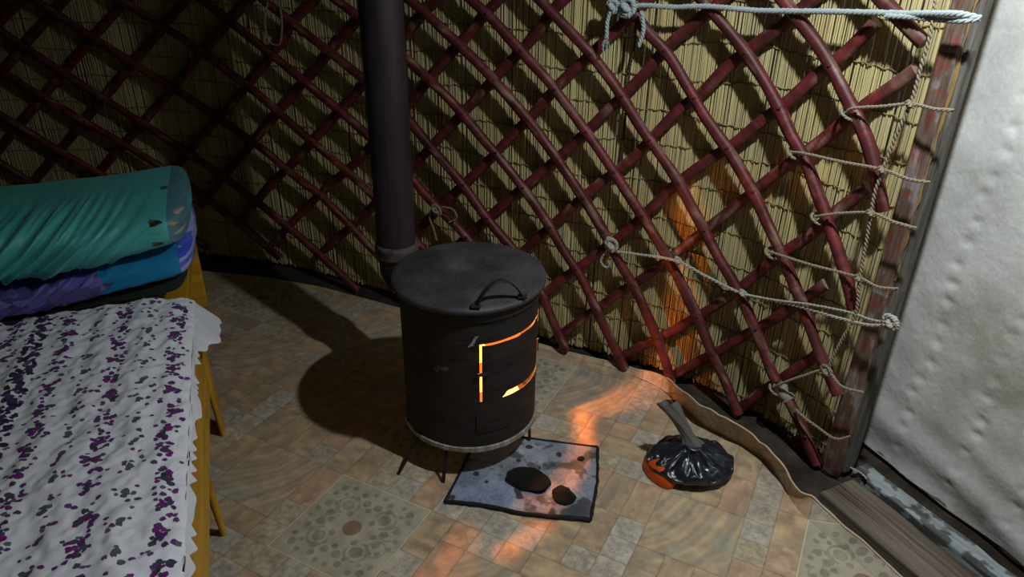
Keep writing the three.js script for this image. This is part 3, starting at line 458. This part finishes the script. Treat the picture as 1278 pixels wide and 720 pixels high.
// ---------------------------------------------------------------- ash plate and charred lumps
const ashMap = dataTexture(512, 512, (u, v) => {
  const n = fbm(u * 9, v * 9, 4, 5) * 50 + vn(u * 90, v * 90) * 12, soot = sstep(0.2, 0.42, fbm(u * 11, v * 11, 17, 4)), spot = sstep(0.62, 0.75, vn(u * 17, v * 17, 41)), bl = sstep(0, 0.4, fbm(u * 3, v * 3, 51)); let c = [132 - bl * 16, 137 - bl * 8, 148 + bl * 4];
  const k = Math.max(soot * 0.55, spot * 0.8); return c.map((x) => lerp(x + n, 34, k));
});
{
  const A = onLevel(556, 624, 0.012), B = onLevel(737, 647, 0.012), C = onLevel(746, 557, 0.012), D = onLevel(600, 538, 0.012);
  const t = thing('ash_plate', 'square metal floor plate dusted with grey ash under the stove door', 'metal plate', A.clone().lerp(C, 0.5).setY(0));
  const q = [A, A.clone().lerp(B, 0.25).add(V(0, 0, -0.004)), A.clone().lerp(B, 0.55).add(V(0, 0, 0.008)), B, B.clone().lerp(C, 0.5).add(V(0.008, 0, 0)), C, D];
  const g = shapeXZ(q.map((p) => [p.x, p.z]), 0.001, 0.0095), p = g.attributes.position, uv = []; for (let i = 0; i < p.count; i++) uv.push(p.getX(i) * 2.0 + 0.42, p.getZ(i) * 2.0 + 3.6); g.setAttribute('uv', new THREE.Float32BufferAttribute(uv, 2));
  part('sheet', g, std({ map: ashMap, roughness: 0.8, metalness: 0.1, bumpMap: feltBump, bumpScale: 0.0015 }), t);
  const rimMat = std({ color: 0x0d0b0b, roughness: 0.8 }), loop = [...q, A];
  for (let i = 0; i + 1 < loop.length; i++) part('rim', sweep([loop[i].clone().setY(0.0068), loop[i + 1].clone().setY(0.0068)], { width: 0.010, thick: 0.0125, sides: 8, segs: 24, wobble: 0.5, id: i }), rimMat, t, 'blackened folded rim');
  const lump = (x, y, a, b, h, rot, id, label, sock) => {
    const c = onLevel(x, y, 0.0095), g = new THREE.SphereGeometry(1, 40, 20), pp = g.attributes.position;
    for (let i = 0; i < pp.count; i++) { const v = V(pp.getX(i), pp.getY(i), pp.getZ(i)), k = 1 + 0.3 * fbm(v.x * 1.6 + id, v.y * 2, v.z * 1.6, 3); pp.setXYZ(i, v.x * a * k, v.y > 0 ? v.y * h * k : v.y * 0.001, v.z * b * k); }
    g.rotateY(rot); g.computeVertexNormals(); g.translate(c.x, c.y + 0.0012, c.z);
    const t2 = thing('charred_lump', label, 'charred lump', c.clone().setY(0.0095)); part('crust', g, std({ color: 0x030202, roughness: 1 }), t2);
  };
  lump(660, 600, 0.067, 0.043, 0.017, -0.5, 3, 'larger oval black charred lump on the ash plate');
  lump(703, 619, 0.036, 0.030, 0.014, -1.0, 9, 'smaller round black charred lump at the plate corner');
  lump(725, 573, 0.011, 0.009, 0.006, 0.3, 14, 'tiny black crumb on the ash plate near its back edge');
}

// ---------------------------------------------------------------- tied plastic bag
{
  const c = onLevel(859, 586, 0), t = thing('plastic_bag', 'small dark plastic bag tied shut with a grey twisted neck', 'plastic bag', c.clone());
  const bagMat = new THREE.MeshPhysicalMaterial({ color: 0x1c2027, roughness: 0.32, clearcoat: 0.3, clearcoatRoughness: 0.25, side: THREE.DoubleSide });
  const RX = 0.122, RZ = 0.098, H = 0.098;
  const g = gridGeo(120, 50, (u, v) => {
    const a = u * Math.PI * 2, th = v * Math.PI, prof = Math.pow(Math.sin(clamp(th, 0.02, Math.PI)), v < 0.5 ? 0.72 : 0.9), y = v < 0.5 ? H * (0.38 - 0.38 * Math.cos(th) * 1) * 0.98 : H * (0.38 + 0.55 * Math.pow((v - 0.5) * 2, 1.35));
    const neck = sstep(0.5, 0.97, v), X = Math.cos(a), Z = Math.sin(a), w = a + 0.5 * vn(X * 2 + 4, Z * 2, 9), pl = (vn(Math.cos(w) * 3.2 + 20, Math.sin(w) * 3.2, 3) * 0.13 + vn(Math.cos(w) * 8 + 20, Math.sin(w) * 8, v * 1.5) * 0.09) * (0.12 + 1.5 * neck) + 0.10 * fbm(X * 1.7 + 9, Z * 1.7, v * 3.5, 4);
    const r = Math.max(0.06, prof) * (1 + pl) * (v > 0.93 ? lerp(1, 0.8, (v - 0.93) / 0.07) : 1);
    return [V(c.x + Math.cos(a) * r * RX, Math.max(0.0015, y + 0.03 * fbm(Math.cos(a) * 2.6, Math.sin(a) * 2.6, v * 4) * sstep(0.2, 0.6, v)), c.z + Math.sin(a) * r * RZ), u, v];
  }, true);
  part('sack', g, bagMat, t);
  const tip = onLevel(832, 502, 0.215), root = V(c.x + 0.004, H * 0.86, c.z), mid = root.clone().lerp(tip, 0.5).add(V(0.008, 0.0, 0));
  const tw = gridGeo(40, 30, (u, v) => { const p = new THREE.QuadraticBezierCurve3(root, mid, tip).getPoint(v), a = u * Math.PI * 2, w = (0.014 + 0.012 * Math.exp(-Math.pow((v - 0.0) * 7, 2)) + 0.010 * sstep(0.3, 1, v)) * (1 + 0.3 * vn(Math.cos(a) * 3 + v * 3, Math.sin(a) * 3, 4)); return [p.add(V(Math.cos(a) * w, Math.cos(a) * w * 0.25, Math.sin(a) * w * 0.45)), u, v]; }, true);
  part('twisted_neck', tw, new THREE.MeshPhysicalMaterial({ color: 0x6c6a68, roughness: 0.45, transmission: 0.15, thickness: 0, side: THREE.DoubleSide }), t, 'grey twisted plastic neck');
  // orange bulge set low on one side of the sack
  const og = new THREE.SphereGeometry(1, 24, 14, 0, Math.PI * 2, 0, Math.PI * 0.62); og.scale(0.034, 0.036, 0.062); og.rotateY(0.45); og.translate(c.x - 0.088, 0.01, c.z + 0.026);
  part('orange_bulge', og, new THREE.MeshPhysicalMaterial({ color: 0xc24a08, roughness: 0.4, side: THREE.DoubleSide }), t, 'orange bulge on the sack side');
  const kn = new THREE.TorusGeometry(0.019, 0.0065, 10, 24); kn.rotateX(Math.PI / 2 + 0.25); kn.translate(root.x, root.y + 0.004, root.z); part('knot', kn, bagMat, t);
}

// ---------------------------------------------------------------- bed with quilts
const S0 = V(-0.83, 0, -1.6), bd = V(-0.351, 0, -0.936), be = V(-0.936, 0, 0.351);
const bed = (a, b, h) => S0.clone().addScaledVector(bd, a).addScaledVector(be, b).setY(h);
const boxBed = (a0, a1, b0, b1, h0, h1, r = 0.004) => { const g = new RoundedBoxGeometry(a1 - a0, h1 - h0, b1 - b0, 2, r); g.rotateY(Math.atan2(-bd.z, bd.x)); const c = bed((a0 + a1) / 2, (b0 + b1) / 2, (h0 + h1) / 2); g.translate(c.x, c.y, c.z); return g; };
{
  const yel = std({ map: dataTexture(256, 256, (u, v) => { const n = fbm(u * 6, v * 14, 4) * 30 + vn(u * 60, v * 60) * 6, d = sstep(0.2, 0.45, fbm(u * 5, v * 5, 19)); return [196 + n - d * 40, 148 + n - d * 40, 34 + n * 0.6 - d * 10]; }), roughness: 0.5 });
  const t = thing('wooden_bed', 'yellow-painted wooden bed frame under the floral quilt', 'bed', bed(-0.3, 0.5, 0));
  part('side_rail', boxBed(-1.2, 0.15, -0.006, 0.022, 0.19, 0.42), yel, t);
  part('side_rail', boxBed(-1.2, 0.6, 1.0, 1.025, 0.19, 0.425), yel, t);
  part('slat_base', boxBed(-1.2, 0.6, 0.02, 1.0, 0.36, 0.40), yel, t);
  part('end_rail', boxBed(0.575, 0.6, 0.0, 1.02, 0.19, 0.45), yel, t);
  const leg = (a, b, w, lean, h) => part('leg', sweep([bed(a, b, h), bed(a + lean * 0.2, b + (b < 0.5 ? -0.012 : 0.012), 0.001)], { width: w, thick: 0.024, sides: 8, flat: 1, segs: 6, facing: () => be.clone(), taper: (k) => lerp(1, 0.62, k) }), yel, t);
  leg(0.10, 0.004, 0.11, 0.14, 0.42); leg(-0.31, 0.006, 0.03, 0.02, 0.24); leg(-1.1, 0.006, 0.06, 0, 0.3); leg(0.55, 0.12, 0.06, 0, 0.4); leg(-1.1, 1.0, 0.06, 0, 0.3); leg(0.55, 1.0, 0.06, 0, 0.4);
  part('end_board', boxBed(0.585, 0.61, 0.0, 1.02, 0.42, 0.62), yel, t);
}
const flowerMap = canvasTexture(2048, 1576, (c, W, H) => {   // whole quilt: x = along bed 1.3 m, y = across 1.0 m
  const m = W / 1.3; c.fillStyle = '#e6e8f0'; c.fillRect(0, 0, W, H);
  for (let i = 0; i < 9000; i++) { c.fillStyle = `rgba(${rnd() < 0.5 ? '255,255,255' : '150,150,165'},0.10)`; c.fillRect(rnd() * W, rnd() * H, 3, 3); }
  const blob = (x, y, r, col) => { c.fillStyle = col; c.beginPath(); const n = 9; for (let i = 0; i <= n; i++) { const a = i / n * 6.283, q = r * (0.65 + 0.5 * rnd()); c.lineTo(x + Math.cos(a) * q, y + Math.sin(a) * q); } c.fill(); };
  const cluster = (x, y, s) => { for (let i = 0; i < 12; i++) { const a = rnd() * 6.283, r = rnd() * s * m * 0.021; blob(x + Math.cos(a) * r, y + Math.sin(a) * r * 0.8, s * m * rr(0.003, 0.0065), ['#3f4152', '#33354a', '#4b4760', '#5a2f68', '#45485a'][Math.floor(rnd() * 5)]); } for (let i = 0; i < 5; i++) blob(x + s * m * rr(-0.013, 0.013), y + s * m * rr(-0.009, 0.012), s * m * rr(0.003, 0.006), ['#6a1f78', '#7b1a70', '#54246e'][i % 3]); };
  const sprig = (x, y, s) => { blob(x, y, s * m * 0.0075, '#555a66'); blob(x + m * 0.008 * s, y + m * 0.003, s * m * 0.0055, '#4b4f5e'); };
  for (let row = 0; row < 9; row++) for (let k = 0; k < 18; k++) {
    const y = (0.125 + row * 0.062) * m, x = (0.02 + k * 0.074 + (row % 2) * 0.03) * m;
    if (row % 2 === 0) { cluster(x + m * rr(-0.006, 0.006), y + m * rr(-0.004, 0.004), 1.25); for (let q = 0; q < 5; q++) blob(x + m * rr(0.024, 0.055), y + m * rr(-0.028, 0.028), m * rr(0.004, 0.0065), ['#5a2a78', '#5b606c', '#6e2a72', '#4c5060'][q % 4]); }
    else { sprig(x, y, 1.1); for (let q = 0; q < 6; q++) blob(x + m * rr(-0.03, 0.045), y + m * rr(-0.026, 0.026), m * rr(0.0038, 0.0062), ['#6a2a76', '#5a5f6b', '#64406e', '#474b58'][q % 4]); }
  }
  // border band and darker middle panel
  const band = 0.425 * m; 
  for (let k = 0; k < 150; k++) { const x = k / 150 * W; for (let q = 0; q < 3; q++) blob(x + rr(-8, 8), band + rr(-0.004, 0.03) * m, m * rr(0.004, 0.009), ['#2c2842', '#3a2f58', '#241f3a', '#45305e'][Math.floor(rnd() * 4)]); c.fillStyle = '#d6d6dc'; c.beginPath(); c.arc(x, band + 0.04 * m, 0.0045 * m, 0, 7); c.fill(); }
  for (let k = 0; k < 60; k++) blob(rnd() * W, band + rr(0.08, 0.5) * m, m * rr(0.012, 0.03), ['#2b1a3c', '#3a1030', '#20264e', '#4a4a58', '#b9bac4', '#161a3c'][Math.floor(rnd() * 6)]);
});
const clothBump = dataTexture(256, 256, (u, v) => { const n = 128 + (Math.sin(u * 6.283 * 60) + Math.sin(v * 6.283 * 60)) * 26 + fbm(u * 10, v * 10, 3) * 60; return [n, n, n]; }, false);
{
  const t = thing('floral_quilt', 'white quilt printed with small purple and grey flowers on the bed', 'quilt', bed(-0.5, 0.4, 0.4));
  const mat = std({ map: flowerMap, roughness: 0.95 });
  const topH = (a, b) => 0.458 + 0.014 * sstep(0, 0.1, b) + 0.008 * fbm(a * 5, b * 5, 3) + 0.006 * fbm(a * 26, b * 26, 8) + 0.003 * vn(a * 70, b * 90, 2) + 0.004 * Math.sin(b * 74 + vn(a * 7, b * 3) * 1.4) * 0.5;
  const a0 = -1.15, a1 = 0.12;
  const f = (u, v) => { const a = lerp(a1, a0, u), k = v * 1.0; let b, h; if (k < 0.1) { const q = k / 0.1; b = -0.004 - 0.006 * Math.sin(q * 1.57) * (1 + vn(a * 14, 2)) ; h = lerp(0.425, topH(a, 0.0) - 0.012, q) + 0.006 * vn(a * 18, q * 2, 5); } else { b = -0.012 + Math.pow((k - 0.1) / 0.9, 1.0) * 0.86; h = topH(a, Math.max(0, b)) - 0.014 * Math.exp(-Math.max(0, b + 0.012) / 0.012); } return [bed(a, b, h), (a1 - a + 0.03) / 1.3, 1 - (b + 0.1) / 1.0]; };
  part('cover', gridGeo(240, 150, f), mat, t);
  // ruffle along the open side: scalloped lace that hangs and flares
  const ruf = (u, v) => { const a = lerp(a1, a0, u), wave = Math.sin(a * 120 + 6 * vn(a * 13, 1)) * (0.6 + 0.5 * vn(a * 21, 6)), out = lerp(0.006, 0.055, sstep(-0.11, 0.0, a)) + 0.014 * Math.max(0, vn(a * 6, 7)) * sstep(-0.2, -0.4, a), drop = 0.036 + 0.03 * sstep(-0.12, 0, a) + 0.012 * vn(a * 7, 4) + 0.008 * wave; return [bed(a + 0.003 * wave * v, -0.010 - out * v - 0.007 * wave * v, 0.446 - drop * v + 0.004 * vn(a * 30, v)), (a1 - a + 0.03) / 1.3, 1 - (0.02 + v * 0.01)]; };
  part('ruffle', gridGeo(420, 10, ruf), std({ color: 0xdddfe8, roughness: 0.95 }), t, 'white scalloped lace ruffle');
}
// a folded quilt: superellipse section swept across the bed, with gathers
function folded(name, label, { a0, a1, b0, b1, h0, h1, sl = 0, sh = 0, n = 4, gather = 0, map, mat, endFlare = 0, id = 0 }) {
  const t = thing(name, label, 'quilt', bed((a0 + a1) / 2, (b0 + b1) / 2, h0));
  const ac = (a0 + a1) / 2, wa = (a1 - a0) / 2;
  const P = (u, bt) => {
    const ang = u * Math.PI * 2, ca = Math.cos(ang), sa = Math.sin(ang), e = Math.pow(Math.pow(Math.abs(ca), n) + Math.pow(Math.abs(sa), n), -1 / n), b = lerp(b0, b1, bt);
    const lo = h0 + sl * Math.min(0.38, b - b0), hi = h1 + sh * Math.min(0.38, b - b0), hc = (lo + hi) / 2, wh = (hi - lo) / 2, end = Math.pow(1 - Math.pow(Math.abs(2 * bt - 1), 26), 0.5);
    const g = gather * (1.5 * fbm(b * 70 + sa * 7, u * 3, id, 3) + 0.55 * (1 - 2 * Math.abs(vn(b * 46 + sa * 5.5, u * 5, id + 4)))) * sstep(-0.2, 0.5, -ca) * sstep(0.05, 0.3, b - b0) , nz = 0.010 * fbm(b * 6, Math.cos(ang) * 1.5, Math.sin(ang) * 1.5 + id, 3);
    const ka = (wa + g + nz) * e * (0.3 + 0.7 * end), kh = (wh + g * 0.5 + nz * 0.7) * e * (0.3 + 0.7 * end);
    return bed(ac + ca * ka, b, hc + sa * kh);
  };
  part('fabric', gridGeo(96, 220, (u, v) => { const bt = v < 0.06 ? 0.06 * Math.pow(v / 0.06, 2.2) : v; return [P(u, bt), (lerp(b0, b1, bt) - b0) / 1.0, u]; }, true), mat, t);
  part('end_fold', gridGeo(48, 8, (u, v) => { const p = P(u, 0), c = bed(ac, b0 - 0.006, (h0 + h1) / 2); return [p.clone().lerp(c, v), 0, u]; }), mat, t);
  return t;
}
const blotch = (c, x, y, r, col, n = 8) => { c.fillStyle = col; c.beginPath(); for (let i = 0; i <= n; i++) { const a = i / n * 6.283, q = r * rr(0.6, 1.3); c.lineTo(x + Math.cos(a) * q, y + Math.sin(a) * q); } c.fill(); };
const tealMap = canvasTexture(1024, 1024, (c, W, H) => {   // x: across bed 1 m from the aisle end, y: round the section
  c.fillStyle = '#4aaeaa'; c.fillRect(0, 0, W, H);
  for (let i = 0; i < 500; i++) blotch(c, rnd() * W, rnd() * H, rr(6, 40), ['rgba(110,190,185,0.10)', 'rgba(50,120,130,0.12)', 'rgba(100,180,170,0.08)'][i % 3]);
  c.fillStyle = '#4a7786'; c.fillRect(0, 0, 46, H);
  for (let i = 0; i < 46; i++) blotch(c, rr(0, 60), rnd() * H, rr(4, 13), ['#5f7d92', '#56658a', '#7688a0', '#39424e', '#4d6a86', '#6c8e9c'][i % 6]);
  for (const y of [0.42, 0.55]) { blotch(c, 74, H * (1 - y), 17, '#1c2414'); blotch(c, 82, H * (1 - y) + 12, 10, '#5a5618'); blotch(c, 30, H * (1 - y) - 26, 10, '#a8933a'); blotch(c, 18, H * (1 - y) + 30, 14, '#b09a90'); }
});
const blueMap = canvasTexture(1024, 512, (c, W, H) => { c.fillStyle = '#0f7fb4'; c.fillRect(0, 0, W, H); c.fillStyle = '#9aa2d8'; c.fillRect(0, 0, 34, H); for (let i = 0; i < 16; i++) blotch(c, rr(0, 26), rnd() * H, rr(8, 22), ['#3352c8', '#b6bce4', '#4c62d0'][i % 3]); c.fillStyle = '#43457a'; c.fillRect(232, 0, W, H); for (let i = 0; i < 150; i++) blotch(c, rr(240, 560), rnd() * H, rr(10, 40), ['#6d63b4', '#7a70c0', '#4a4c84', '#5c5496'][i % 4]); c.fillStyle = '#7c86a8'; c.fillRect(470, 0, W, H); for (let i = 0; i < 80; i++) blotch(c, rr(470, 1000), rnd() * H, rr(10, 40), ['#8c96b4', '#6e789c', '#a09a98'][i % 3]); });
folded('dark_quilt', 'dark green-black folded quilt at the bottom of the stack', { a0: 0.11, a1: 0.55, b0: 0.0, b1: 0.85, h0: 0.474, h1: 0.533, sh: -0.15, gather: 0.004, id: 3, mat: std({ color: 0x15201c, roughness: 1 }) });
folded('blue_quilt', 'bright blue and violet folded quilt under the teal one', { a0: 0.085, a1: 0.54, b0: -0.03, b1: 0.85, h0: 0.535, h1: 0.617, sl: -0.155, sh: -0.155, gather: 0.005, id: 8, mat: std({ map: blueMap, roughness: 0.8 }) });
folded('teal_quilt', 'large teal satin quilt with gathers on top of the folded stack', { a0: 0.06, a1: 0.54, b0: -0.035, b1: 0.85, h0: 0.619, h1: 0.73, sl: -0.155, sh: -0.05, n: 3.0, gather: 0.016, id: 13, mat: new THREE.MeshPhysicalMaterial({ map: tealMap, roughness: 0.5, sheen: 0.4, sheenColor: new THREE.Color(0.3, 0.6, 0.6), side: THREE.DoubleSide }) });

// ---------------------------------------------------------------- ropes and strings
const jute = std({ color: 0x8f8470, roughness: 0.95 }), pale = std({ color: 0xa9a79d, roughness: 0.95 }), bluish = std({ color: 0xa2adae, roughness: 0.95 });
const loopPts = (c, r, turns, ax, ay, jit = 0.35) => { const o = []; for (let i = 0; i <= turns * 10; i++) { const a = i / 10 * 6.283, q = r * (1 + jit * vn(i * 0.5, turns)); o.push(c.clone().addScaledVector(ax, Math.cos(a) * q).addScaledVector(ay, Math.sin(a) * q).addScaledVector(V(ay.y * ax.z - ay.z * ax.y, 0, ax.x * ay.y - ax.y * ay.x), 0.008 * vn(i * 0.7, 9))); } return o; };
function line(pp, off) { return pp.map(([x, y, o]) => wallHit(x, y, o ?? off)); }
const side = V(0.8, 0, 0.6), upv = V(0, 1, 0);
function knotAt(t, x, y, r, th, mat, off = -0.03, turns = 3) { const c = wallHit(x, y, off), i = inwardAt(c), ax = V(-i.z, 0, i.x); part('knot', merge([ropeGeo(loopPts(c, r, turns, ax, upv), th, 2, 0.014), ropeGeo(loopPts(c.clone().addScaledVector(i, 0.006), r * 0.6, 2, ax.clone().add(upv).normalize(), i.clone().multiplyScalar(0.8)), th, 2, 0.014)]), mat, t); return c; }
{
  let pts = line([[768, 12], [800, 7], [840, 9], [882, 8], [940, 13], [990, 14], [1060, 15], [1130, 17], [1200, 18, -0.045], [1223, 23, -0.03]], -0.022);
  const t = thing('tie_rope', 'thick bluish-white twisted rope stretched along the top of the lattice', 'rope', pts[4].clone());
  part('rope_line', ropeGeo(pts, 0.0068, 3, 0.034), bluish, t);
  part('return_strand', ropeGeo(line([[1223, 23, -0.03], [1205, 26, -0.042], [1165, 24], [1130, 21], [1105, 20]], -0.026), 0.006, 3, 0.034), bluish, t);
  knotAt(t, 782, 9, 0.018, 0.007, bluish); knotAt(t, 765, 8, 0.012, 0.006, bluish);
  part('frayed_end', ropeGeo(line([[762, 12], [758, 28], [757, 48]], -0.035), 0.006, 3, 0.03), bluish, t); part('frayed_end', ropeGeo(line([[801, 14], [803, 38], [797, 58]], -0.035), 0.006, 3, 0.03), bluish, t);
  const fray = []; for (let k = 0; k < 9; k++) { const x = 752 + rr(0, 8), y = 46; fray.push(ropeGeo(line([[757, 46], [x, y + 8], [x + rr(-4, 3), y + rr(14, 22)]], -0.035), 0.0012, 2, 0.02)); } part('frayed_fibres', merge(fray), bluish, t);
}
{
  const pts = line([[768, 314], [800, 318], [845, 326], [880, 344], [925, 366], [960, 374], [1000, 383], [1050, 398], [1085, 406, -0.045], [1108, 405, -0.045]], -0.02);
  const t = thing('guy_cord', 'pale twisted cord slanting across the middle of the lattice to the post', 'rope', pts[4].clone());
  part('rope_line', ropeGeo(pts, 0.0048, 2, 0.026), pale, t);
  part('second_strand', ropeGeo(line([[925, 367], [970, 375], [1010, 380], [1060, 390], [1090, 400, -0.045], [1108, 402, -0.045]], -0.024), 0.0035, 2, 0.022), pale, t);
  knotAt(t, 763, 306, 0.016, 0.0055, pale); knotAt(t, 1112, 403, 0.013, 0.0055, pale, -0.045); knotAt(t, 847, 325, 0.008, 0.004, pale, -0.022, 2); knotAt(t, 928, 366, 0.008, 0.004, pale, -0.022, 2);
  part('frayed_end', ropeGeo(line([[757, 312], [750, 326], [757, 334], [762, 330]], -0.03), 0.004, 2, 0.02), pale, t);
}
{
  const pts = line([[1168, -20], [1163, 34], [1150, 82], [1137, 128], [1118, 170], [1102, 212], [1092, 240], [1087, 268], [1080, 310], [1073, 347], [1068, 392], [1050, 425], [1032, 462]], -0.03);
  const t = thing('lashing_cord', 'long zigzag lashing cord running down beside the door post', 'cord', pts[6].clone());
  part('cord_line', ropeGeo(pts, 0.0042, 2, 0.022), jute, t);
}
[
  ['jute tie from a red rod to the post, highest of the post ties', [[1056, 141, -0.016], [1062, 136], [1100, 133], [1137, 130], [1165, 136, -0.045], [1190, 138, -0.045]]],
  ['jute tie second from the top between lattice and post', [[988, 190, -0.016], [1000, 191], [1050, 202], [1102, 212], [1135, 224, -0.045], [1160, 228, -0.045]]],
  ['jute tie third from the top between lattice and post', [[1018, 271, -0.016], [1026, 269], [1055, 266], [1088, 266], [1115, 277, -0.045], [1143, 285, -0.045]]],
  ['jute tie just above the long pale cord on the post', [[960, 314, -0.016], [975, 319], [1010, 330], [1073, 347], [1095, 358, -0.045], [1120, 361, -0.045]]],
  ['jute tie below the long pale cord with a bulky knot', [[965, 483, -0.016], [980, 477], [1000, 470], [1032, 463], [1050, 482, -0.045], [1077, 490, -0.045]]],
  ['thin jute tie nearest the foot of the post', [[993, 511, -0.016], [1000, 518], [1020, 533], [1043, 548, -0.04], [1061, 545, -0.04]]],
].forEach(([label, pp], i) => {
  const pts = line(pp, -0.026), t = thing('post_tie', label, 'cord', pts[2].clone(), 'ties between lattice and post');
  part('cord_line', ropeGeo(pts, 0.0042, 2, 0.02), jute, t);
  if (i < 5) knotAt(t, pp[3][0], pp[3][1], i === 4 ? 0.011 : 0.006, 0.0036, jute, -0.03, i === 4 ? 3 : 2);
  // wrap round the red rod at the near end
  const c = wallHit(pp[0][0] + 4, pp[0][1] + 2, 0), n2 = inwardAt(c), ax = V(-n2.z, 0.5, n2.x).normalize(); if (i !== 5) part('rod_wrap', ropeGeo(loopPts(c, 0.021, 2, ax, n2, 0.05), 0.0038, 2, 0.02), jute, t);
});
{
  const c = wallHit(548, 262, -0.02), t = thing('loose_twine', 'frayed loop of pale twine tied round a rod behind the stove', 'twine', c.clone());
  knotAt(t, 545, 262, 0.017, 0.004, jute, -0.02, 2);
  part('loose_end', ropeGeo(line([[540, 255], [536, 270], [542, 288], [545, 300]], -0.02), 0.0034, 2, 0.02), jute, t); part('loose_end', ropeGeo(line([[552, 258], [566, 262], [570, 272], [560, 278]], -0.025), 0.0034, 2, 0.02), jute, t);
  const w = wallHit(982, 494, 0), t2 = thing('rag_wrap', 'scrap of whitish cloth wrapped round a lattice rod near the floor', 'cloth wrap', w.clone());
  const a = wallHit(969, 478, 0), b = wallHit(985, 500, 0); part('cloth', sweep([a, w.clone().lerp(a.clone().lerp(b, 0.5), 0.7), b], { width: 0.037, thick: 0.034, sides: 10, segs: 14, facing: inwardAt, wobble: 0.5, id: 5 }), std({ color: 0x8f8a84 }), t2);
  const t3 = thing('shadow_cord', 'thin dark cord standing in for a string shadow behind the lattice below the top rope knot', 'cord', wallHit(785, 92, 0.05)); part('cord_line', ropeGeo(line([[793, 10], [792, 55], [785, 92], [780, 150], [776, 193], [770, 225]], 0.044), 0.0032, 2, 0.02), std({ color: 0x3a3226 }), t3);  // shadow_cord: dark cord drawn in place of the shadow of a hanging string
  const t4 = thing('hanging_loop', 'faint loop of cord hanging on the lattice left of the pipe', 'cord', wallHit(340, 50, -0.02)); part('cord_line', ropeGeo(line([[334, 2], [331, 30], [336, 52], [348, 56], [352, 35], [350, 8]], -0.02), 0.0034, 2, 0.02), jute, t4);
  const t5 = thing('string_scrap', 'short white scrap of string lying on the threshold by the post', 'string', onLevel(1070, 590, 0.03)); part('cord_line', ropeGeo([[1058, 581], [1066, 586], [1074, 590], [1082, 598]].map(([x, y]) => onLevel(x, y, 0.031)), 0.003, 2, 0.02), pale, t5);
}

// ---------------------------------------------------------------- lamp hanging from the roof, above the frame
{
  const t = thing('hanging_lamp', 'small round downward-facing lamp hanging on a cord from the yurt roof', 'lamp', LAMP.clone());
  const turn = new THREE.Quaternion().setFromUnitVectors(V(0, -1, 0), LAMP_AIM), place = (g) => g.applyQuaternion(turn).translate(LAMP.x, LAMP.y, LAMP.z);
  const face = new THREE.CylinderGeometry(LAMP_SIZE / 2, LAMP_SIZE / 2, 0.006, 32); face.translate(0, 0.006, 0);
  part('lens', place(face), new THREE.MeshStandardMaterial({ color: 0x222222, emissive: LAMP_COLOR, emissiveIntensity: 8, roughness: 0.4 }), t);
  const body = new THREE.LatheGeometry([[0.0, 0.075], [0.014, 0.074], [0.016, 0.05], [0.03, 0.03], [0.033, 0.004], [0.027, 0.003], [0.0265, 0.01]].map(([r, y]) => new THREE.Vector2(r, y)), 32); part('housing', place(body), std({ color: 0x1a1a1a }), t);
  const top = V(0, 0.072, 0).applyQuaternion(turn).add(LAMP);
  part('cord', new THREE.TubeGeometry(new THREE.CatmullRomCurve3([top, top.clone().add(V(-0.008, 0.03, 0)), top.clone().add(V(-0.01, 0.06, 0)), top.clone().add(V(-0.01, 0, 0)).setY(2.06)]), 12, 0.003, 6), std({ color: 0x222222 }), t);
  const L = new THREE.RectAreaLight(LAMP_COLOR, LAMP_POWER / (LAMP_SIZE * LAMP_SIZE), LAMP_SIZE, LAMP_SIZE); L.name = 'lamp_light'; t.add(L); L.updateWorldMatrix(true, false); L.lookAt(LAMP.clone().add(LAMP_AIM));
}
renderer.render(scene, camera);
